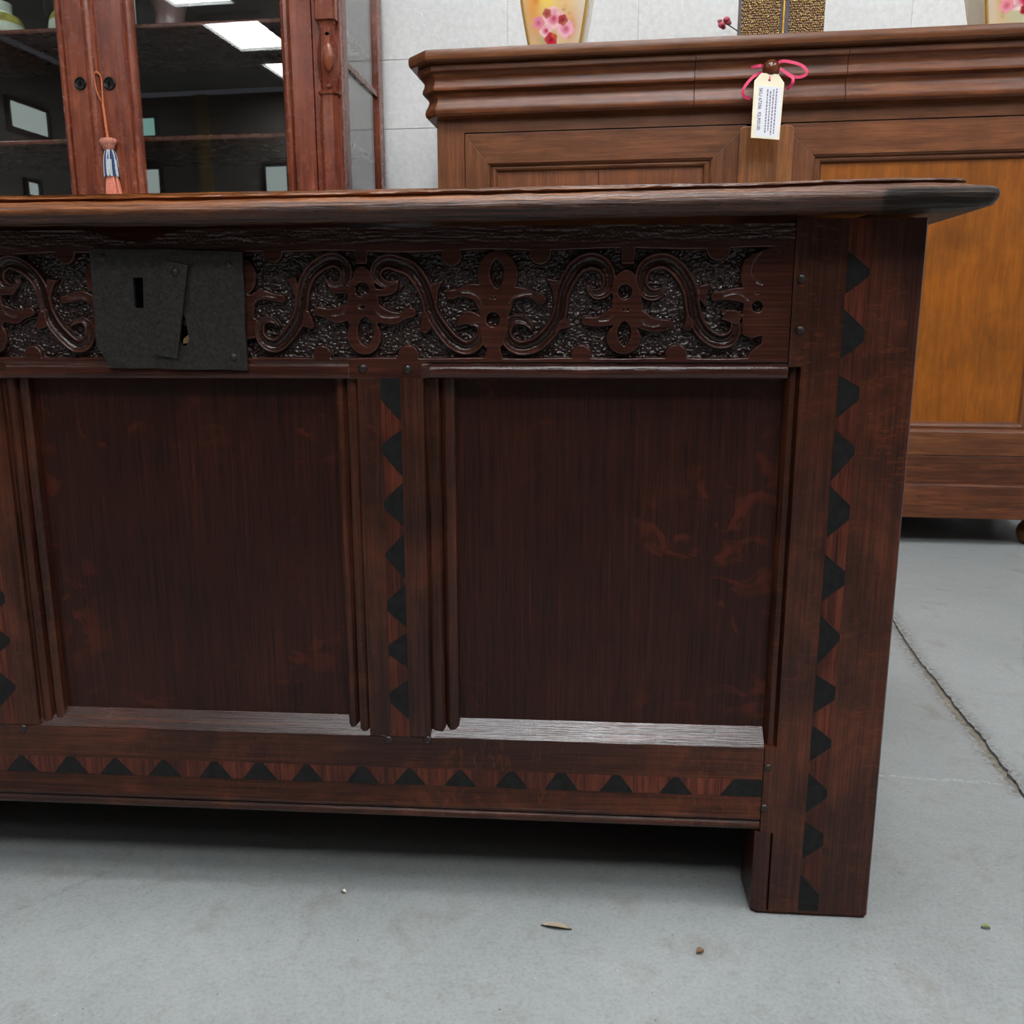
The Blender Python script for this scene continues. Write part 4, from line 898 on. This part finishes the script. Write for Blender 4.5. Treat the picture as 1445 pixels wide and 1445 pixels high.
vase((-.5115, .20, ZT), 'amber and cream rose-painted vase on the sideboard, near its canted end', 0, 1)
vase((.588, .20, ZT), 'cream rose-painted vase with red and pink roses beyond the embossed box', 1, 2)

# embossed box between the vases
def emb_box():
    x0, x1, y0, y1, z1 = -.0455, .158, .20, .30, .30
    root = empty('embossed_box', 'bronze embossed box with a gilt centre bar between the two vases', 'box', sb.matrix_basis @ Vector((.056, .2, ZT)), sbd['yaw'])
    ox = .056
    dk = plain('tarnished_metal', (70, 66, 70), .45, metal=.5, noise=.2, nscale=40); gd = plain('gilt_bar', (196, 150, 70), .35, metal=.75, noise=.25, nscale=120, bump=.3)
    grey = plain('grey_lacquer', (112, 106, 98), .5, noise=.1)
    box('core', (x0 - ox + .001, x1 - ox - .001, .0045, .10, 0, z1), grey, root)
    st = .0011
    t = NT('repousse_bronze'); at = t.n('ShaderNodeAttribute'); at.attribute_name = 'raise'
    c = t.ramp(at.outputs['Fac'], [(.1, lin((96, 82, 74))), (.5, lin((160, 130, 86))), (.9, lin((222, 190, 116)))])
    n_ = t.noise(t.obj((60, 60, 60)), 1, 3); c = t.mix(c, lin((120, 92, 86)), t.math('MULTIPLY', n_, .45))
    t.out(c, .38, Metallic=.55)
    for a, b in ((x0 - ox, .0495 - ox), (.0705 - ox, x1 - ox)):
        xs = np.arange(a, b + 1e-6, st); zs = np.arange(0, z1, st); X, Z = np.meshgrid(xs, zs)
        r = np.random.default_rng(int((a + 1) * 1000)); cell = .0054
        gx, gz = np.meshgrid(np.arange(a + cell / 2, b, cell), np.arange(cell / 2, z1, cell)); gx[::2] += cell / 2
        px = np.clip(gx + r.uniform(-.24, .24, gx.shape) * cell, a + .002, b - .002).ravel(); pz = (gz + r.uniform(-.24, .24, gx.shape) * cell).ravel(); N = len(px); sz = r.uniform(.36, .50, N) * cell
        H = np.zeros(X.shape)
        for i in range(N): H = np.maximum(H, np.sqrt(np.clip(1 - ((X - px[i]) ** 2 + (Z - pz[i]) ** 2) / sz[i] ** 2, 0, 1)))
        V = np.stack([X, -.0015 - H * .0045 + .004, Z], -1).reshape(-1, 3); nz, nx = X.shape
        F = [(i * nx + k, i * nx + k + 1, (i + 1) * nx + k + 1, (i + 1) * nx + k) for i in range(nz - 1) for k in range(nx - 1)]
        o = mesh('embossed_panel', V, F, t.m, root, smooth=0)
        q = o.data.attributes.new('raise', 'FLOAT', 'POINT'); q.data.foreach_set('value', H.astype(np.float32).ravel())
    box('dark_frame', (.0495 - ox, .0705 - ox, -.0005, .006, 0, z1), dk, root)
    MB().tube([(.0575 - ox, -.003, 0), (.0575 - ox, -.003, z1)], .0034, 8).o('gilt_bar', gd, root, smooth=60)
    box('lid', (x0 - ox - .004, x1 - ox + .004, -.006, .106, z1, z1 + .02), dk, root, bevel=.003)
emb_box()
def sprig():
    root = empty('blossom_sprig', 'small pink blossom sprig leaning behind the embossed box', 'flower', sb.matrix_basis @ Vector((.02, .335, ZT)), sbd['yaw'])
    fx, fz = -.0965, .150
    stem = plain('brown_stem', (84, 70, 44), .7); pk = plain('pink_petal', (196, 92, 106), .6, noise=.25, nscale=120); pk2 = plain('pale_petal', (196, 128, 136), .6, noise=.2, nscale=120)
    MB().tube([(0, 0, 0), (-.01, 0, .06), (-.035, 0, .11), (fx + .02, 0, fz - .012), (fx, 0, fz)], .0016, 6).o('stem', stem, root, smooth=60)
    for i, (dx, dz, r_, mt) in enumerate([(.006, .006, .0095, pk), (-.006, -.006, .010, pk), (-.011, .004, .007, pk2), (.012, -.001, .008, pk), (-.001, -.011, .0065, pk)]):
        o = MB().lathe([(.0001, -r_), (r_ * .6, -r_ * .75), (r_, -.1 * r_), (r_ * .75, r_ * .6), (.0001, r_ * .8)], 12, fx + dx, fz + dz, 1, .85, axis='y').o('petal', mt, root, smooth=60)
        o.location = (0, .001 * i, 0)
sprig()

# ---------------------------------------------------------------- glazed bookcase
bkd = D['bk']; CU = .768
bk = empty('bookcase', 'tall red mahogany bookcase with glazed doors against the block wall', 'bookcase', bkd['loc'], bkd['yaw'])
f_ = D['bkf']; ZB, ZTOP, DP = .80, 2.10, .42
HW = .670
# carcass
box('base', (-HW, HW, -.012, DP, .06, ZB), mah_h, bk, bevel=.003)
box('plinth', (-HW - .012, HW + .012, -.024, DP, 0, .075), mah_h, bk, bevel=.004)
MB().prism([(-.03, ZTOP), (-.055, ZTOP + .03), (-.06, ZTOP + .05), (-.06, ZTOP + .07), (DP, ZTOP + .07), (DP, ZTOP)], 'x', -HW - .04, HW + .04).o('cornice', mah_h, bk, smooth=30)
box('back', (-HW + .02, HW - .02, DP - .012, DP - .002, ZB, ZTOP), mah_in, bk)
box('top_board', (-HW, HW, 0, DP, ZTOP - .03, ZTOP), mah_h, bk)
for s in (-1, 1):
    # carcass front stile, side frames with glass
    box('front_stile', (min(s * .597, s * .6695), max(s * .597, s * .6695), 0, .024, ZB, ZTOP - .03), mah_v, bk)
    box('side_stile', (min(s * .652, s * .6700), max(s * .652, s * .6700), .024, .060, ZB, ZTOP - .03), mah_v, bk)
    box('side_stile', (min(s * .652, s * .6700), max(s * .652, s * .6700), DP - .05, DP, ZB, ZTOP - .03), mah_v, bk)
    box('side_bar', (min(s * .652, s * .6665), max(s * .652, s * .6665), .060, DP - .05, 1.213, 1.228), mah_v, bk)
    box('side_bar', (min(s * .652, s * .6665), max(s * .652, s * .6665), .060, DP - .05, 1.76, 1.775), mah_v, bk)
    box('side_pane', (s * .6585 - .0015, s * .6585 + .0015, .058, DP - .048, ZB, ZTOP - .03), glass, bk)
    # turned and carved pilaster
    def ring(z, hw, hd, n=12, ch=.35):
        c_ = .6395; pts = []
        for (x, y) in ((-hw, 0), (-hw, -hd * (1 - ch)), (-hw * (1 - ch), -hd), (hw * (1 - ch), -hd), (hw, -hd * (1 - ch)), (hw, 0)): pts.append((s * (c_ + x), y, z))
        return pts
    rows = [(ZB, .0275, .030, .5), (1.085, .0270, .029, .5), (1.115, .0235, .026, .45), (1.1245, .0225, .0245, .4), (1.1285, .0275, .028, .3), (1.134, .0280, .0285, .3), (1.138, .0200, .021, .3), (1.150, .0215, .022, .4), (1.170, .0255, .027, .55), (1.19, .0275, .031, .6), (1.215, .0280, .033, .6), (1.24, .0262, .031, .6), (1.262, .0220, .026, .5), (1.280, .0190, .022, .4), (1.2935, .0215, .024, .3), (1.3, .0225, .025, .25), (1.3025, .0275, .031, .2), (1.36, .0275, .031, .2), (ZTOP - .03, .0275, .031, .2)]
    V = []; F = []
    for z, hw, hd, chf in rows: V += ring(z, hw, hd, ch=chf)
    for j in range(len(rows) - 1):
        for i in range(5): F.append((j * 6 + i, j * 6 + i + 1, (j + 1) * 6 + i + 1, (j + 1) * 6 + i))
    F.append(tuple(range(6))[::-1]); F.append(tuple((len(rows) - 1) * 6 + i for i in range(6)))
    pil = mesh('pilaster', V, F, mah_v, bk, smooth=32)
    MB().lathe([(1, -.028), (.97, -.0325), (.85, -.0355), (.5, -.037), (.001, -.0375)], 28, s * .646, 1.213, .0145, .036, axis='y').o('cabochon', wood('orange_cabochon', (104, 48, 26), (122, 60, 32), (138, 70, 40), 'z', .5, .25, bump=.04, pores=.2, var=.1), pil, smooth=50)
    for zz, w_ in ((1.2685, .008), (1.1465, .0075)):
        MB().lathe([(1, -.0175), (.7, -.025), (.001, -.0255)], 14, s * .643, zz, w_, .007, axis='y').o('carved_drop', black if zz > 1.2 else mah_v, pil, smooth=50)
# doors
def bdoor(sgn):
    gi, go = .110, .509
    root = box('door', (min(sgn * (gi - .004), sgn * (go + .004)), max(sgn * (gi - .004), sgn * (go + .004)), .0085, .0115, ZB + .06, ZTOP - .10), glass, bk)
    def st(x0, x1, y0, y1, z0, z1, nm, mat, **kw):
        return box(nm, (min(sgn * x0, sgn * x1), max(sgn * x0, sgn * x1), y0, y1, z0, z1), mat, root, **kw)
    z0, z1 = ZB + .004, ZTOP - .034
    st(.003, .083, -.006, .018, z0, z1, 'meeting_stile', mah_v, bevel=.0015)
    st(.539, .5955, -.006, .018, z0, z1, 'hinge_stile', mah_v, bevel=.0015)
    st(.083, .539, -.006, .018, z1 - .07, z1, 'top_rail', mah_h, bevel=.0015); st(.083, .539, -.006, .018, z0, z0 + .06, 'lower_rail', mah_h, bevel=.0015)
    # quarter-round glazing mouldings
    for xa, xb in ((.083, gi), (.539, go)):
        d = xb - xa; pr = [(xa, -.006), (xa + d * .12, -.0015), (xa + d * .2, .001), (xa + d * .3, -.003), (xa + d * .55, -.0045), (xa + d * .8, -.001), (xb, .008), (xb, .016), (xa, .016)]
        prism('glazing_moulding', [(sgn * x, y) for x, y in pr], 'z', z0 + .06, z1 - .07, mah_v, root, smooth=35)
    for za, zb_ in ((z0 + .06, z0 + .082), (z1 - .07, z1 - .092)):
        d = zb_ - za; pr = [(-.006, za), (-.002, za + d * .2), (-.0045, za + d * .5), (.008, zb_), (.016, zb_), (.016, za)]
        prism('glazing_moulding', pr, 'x', min(sgn * .083, sgn * .539), max(sgn * .083, sgn * .539), mah_h, root, smooth=35)
    ex, ez = (f_['e2'][0] + CU, f_['e2'][1]) if sgn > 0 else (f_['e1'][0] + CU, f_['e1'][1])
    e = MB().lathe([(.0165, -.006), (.0165, -.0085), (.0145, -.0105), (.012, -.0100), (.0105, -.0085), (.001, -.0082)], 24, ex, ez, axis='y').o('escutcheon', dark_lock, root, smooth=40)
    MB().box(ex - .002, ex + .002, -.0088, -.0080, ez - .006, ez + .005).o('keyhole', black, e)
    return root
bdoor(1); bdl = bdoor(-1)
# astragal bead fixed to the left door, covering the joint
pr = [(-.026, -.0055), (-.0245, -.0095), (-.019, -.0125), (-.010, -.0135), (-.004, -.0115), (.0005, -.0125), (.0065, -.0125), (.0095, -.009), (.010, -.0055)]
prism('astragal', pr, 'z', ZB + .004, ZTOP - .034, mah_v, bdl, smooth=35)
hk = f_['t0']
MB().lathe([(.002, -.026), (.002, -.0125), (.0035, -.0125)], 10, hk[0] + CU + .0006, hk[1] - .0035, axis='y').o('key_hook', dark_lock, bdl, smooth=40)
# shelves
for z in (.86, f_['sh2'][1], f_['sh1'][1], 1.64, 1.9):
    box('shelf', (-HW + .022, HW - .022, .024, DP - .014, z - .0125, z), mah_h, bk, bevel=.004)
# contents
def pot(name, label, cat, u, y, z, prof, mat, sq=1., trim=None):
    M_ = bk.matrix_basis @ Vector((u, y, z + .0003))
    r_ = empty(name, label, cat, M_, bkd['yaw']); MB().lathe(prof, 28, 0, 0, 1, sq).o('body', mat, r_, smooth=45)
    if trim: MB().lathe(trim[0], 28, 0, 0, 1, sq, caps=False).o('painted_band', trim[1], r_, smooth=45)
celadon = plain('pale_glaze', (196, 204, 190), .25, noise=.1, nscale=30); yel = plain('yellow_green_glaze', (150, 142, 66), .3, noise=.4, nscale=60)
mauve = plain('mauve_glaze', (120, 92, 90), .35, noise=.2, nscale=25); whiteg = plain('white_glaze', (214, 220, 218), .3)
s1 = f_['sh1'][1]
pot('jar', 'pale green glazed jar with a yellow band on the top shelf, nearest the bookcase end', 'jar', -.375, .15, s1, [(.050, 0), (.066, .012), (.074, .030), (.070, .052), (.055, .075), (.040, .085), (.042, .11)], celadon, trim=([(.0712, .050), (.066, .062), (.058, .0745)], yel))
pot('jar', 'pale green glazed jar with a yellow band beside the left door stile', 'jar', -.155, .15, s1, [(.040, 0), (.052, .012), (.058, .030), (.054, .052), (.044, .070), (.034, .085), (.036, .11)], celadon, trim=([(.0552, .050), (.050, .062), (.0445, .0715)], yel))
pot('tumbler', 'straight white glazed pot on the top shelf behind the right door', 'pot', .058, .075, s1, [(.020, 0), (.022, .004), (.022, .14), (.019, .142)], whiteg)
pot('flared_vase', 'mauve glazed vase with a flaring foot on the top shelf', 'vase', .092, .25, s1, [(.075, 0), (.072, .008), (.055, .028), (.043, .055), (.040, .09), (.055, .14), (.060, .19)], mauve)
pot('urn', 'dark bronze urn on the top shelf behind the left door', 'urn', -.265, .31, s1, [(.04, 0), (.05, .01), (.03, .03), (.055, .09), (.06, .15), (.04, .22)], dark_lock)

# tassel on the right-hand lock
def tassel():
    x0, z0 = hk[0] + CU, hk[1]; kx_, kz_ = f_['knot'][0] + CU, f_['knot'][1]
    root = empty('tassel', 'orange-pink key tassel with a blue and white skirt knot on the bookcase doors', 'tassel', bk.matrix_basis @ Vector((x0, -.018, z0)), bkd['yaw'])
    tx, tz = kx_ - x0, kz_ - z0
    cord = plain('orange_cord', (190, 104, 62), .7, noise=.25, nscale=300, bump=.4)
    coral = plain('coral_thread', (214, 128, 106), .8, noise=.18, nscale=200); blue = plain('blue_thread', (44, 62, 100), .8, noise=.3, nscale=200); wht = plain('white_thread', (196, 200, 204), .8, noise=.2, nscale=200)
    rust = plain('rust_knot', (176, 112, 92), .85, noise=.5, nscale=260, bump=.8)
    MB().tube(smooth_path([(tx * .42 + .001, .002, tz * .42), (-.006, 0, -.045), (-.010, 0, -.012), (-.007, -.003, 0), (0, -.004, .003), (.007, -.003, -.002), (.0095, 0, -.016), (.0085, 0, -.05), (tx * .42 + .003, .001, tz * .42)], 6), .0019, 7).o('cord_loop', cord, root, smooth=60)
    MB().tube(smooth_path([(tx * .42 + .001, .001, tz * .42), (tx * .6, .002, tz * .6), (tx * .8, .001, tz * .8), (tx, 0, tz + .008)], 6), .0032, 8).o('cord', cord, root, smooth=60)
    # ruffled knot
    V = []; F = []; ns, nr = 40, 7
    prof = [(.006, .010), (.018, .008), (.0235, .001), (.020, -.006), (.016, -.012), (.015, -.018), (.010, -.022)]
    for j, (r_, z_) in enumerate(prof):
        for k_ in range(ns):
            a = 2 * PI * k_ / ns; rr = r_ * (1 + .07 * math.sin(a * 9 + j)); V.append((tx + rr * math.cos(a), rr * math.sin(a) * .7, tz + z_ + .001 * math.sin(a * 7 + j)))
    F = [(j * ns + k_, j * ns + (k_ + 1) % ns, (j + 1) * ns + (k_ + 1) % ns, (j + 1) * ns + k_) for j in range(nr - 1) for k_ in range(ns)] + [tuple(range(ns)), tuple((nr - 1) * ns + k_ for k_ in range(ns))[::-1]]
    mesh('knot', V, F, rust, root, smooth=60)
    z1 = tz - .020; cx = tx + .0025
    MB().lathe([(.009, z1), (.0145, z1 - .012), (.0165, z1 - .04), (.0175, z1 - .065), (.016, z1 - .068)], 20, cx, 0, 1, .75).o('head', blue, root, smooth=50)
    for i in range(14):
        a = 2 * PI * i / 14; ca, sa = math.cos(a), math.sin(a); b = a + .22; cb, sb_ = math.cos(b), math.sin(b)
        P = [(cx + .010 * ca, .0078 * sa, z1 - .001), (cx + .0165 * ca, .0128 * sa, z1 - .02), (cx + .019 * ca, .0148 * sa, z1 - .06), (cx + .0195 * cb, .015 * sb_, z1 - .069), (cx + .0185 * cb, .0145 * sb_, z1 - .052), (cx + .0165 * cb, .0128 * sb_, z1 - .026)]
        MB().tube(smooth_path(P, 4), .0017, 5).o('loop', wht if i % 3 else blue, root, smooth=60)
    mb = MB()
    for i in range(64):
        a = 2 * PI * i / 64; q = rnd.uniform(.5, 1); r0 = .014 * q; r1 = .0255 * q
        mb.tube([(cx + r0 * math.cos(a), r0 * math.sin(a) * .7, z1 - .060), (cx + (r0 + r1) / 2 * 1.04 * math.cos(a), (r0 + r1) / 2 * math.sin(a) * .7, z1 - .10), (cx + .006 + r1 * math.cos(a + .05), r1 * math.sin(a + .05) * .7, z1 - .16 + rnd.uniform(-.003, .003))], .0019, 5)
    sk = mb.o('skirt', coral, root, smooth=60); sk['kind'] = 'stuff'
tassel()

# ---------------------------------------------------------------- bits on the floor
def leaf(name, label, cat, xy, L, w, mat, rot):
    V = []; n = 9
    for k_ in range(n):
        t = k_ / (n - 1); ww = w * math.sin(PI * min(1, t * 1.02)) ** .7; z = .0006 + .0022 * math.sin(PI * t)
        for s_ in (-1, 0, 1): V.append((L * (t - .5), s_ * ww, z + (.0012 if s_ else 0)))
    V += [(x, y, z - .0005) for x, y, z in V]
    F = [(k_ * 3 + j, k_ * 3 + j + 1, k_ * 3 + j + 4, k_ * 3 + j + 3) for k_ in range(n - 1) for j in (0, 1)]; F += [tuple(i + 3 * n for i in f[::-1]) for f in F]
    o = mesh(name, V, F, mat, None, smooth=60); o.location = (xy[0], xy[1], 0.0002); o.rotation_euler = (0, 0, rot); tag(o, label, cat); return o
B = D['bits']
leaf('leaf_scrap', 'tiny green leaf scrap on the grey floor beyond the coffer foot', 'leaf', B[0], .0075, .0022, plain('leaf_green', (108, 128, 58), .6), -.2)
leaf('leaf_crumb', 'small brown leaf crumb on the floor in front of the coffer foot', 'leaf', B[1], .008, .003, plain('leaf_brown', (108, 78, 54), .7), .5)
leaf('paint_flake', 'curled tan paint flake on the floor below the coffer', 'flake', B[2], .028, .003, plain('tan_flake', (150, 134, 116), .7), -.15)
leaf('paint_chip', 'tiny white paint chip on the floor near the coffer shadow', 'chip', B[3], .006, .0018, plain('white_chip', (214, 208, 196), .6), -.4)
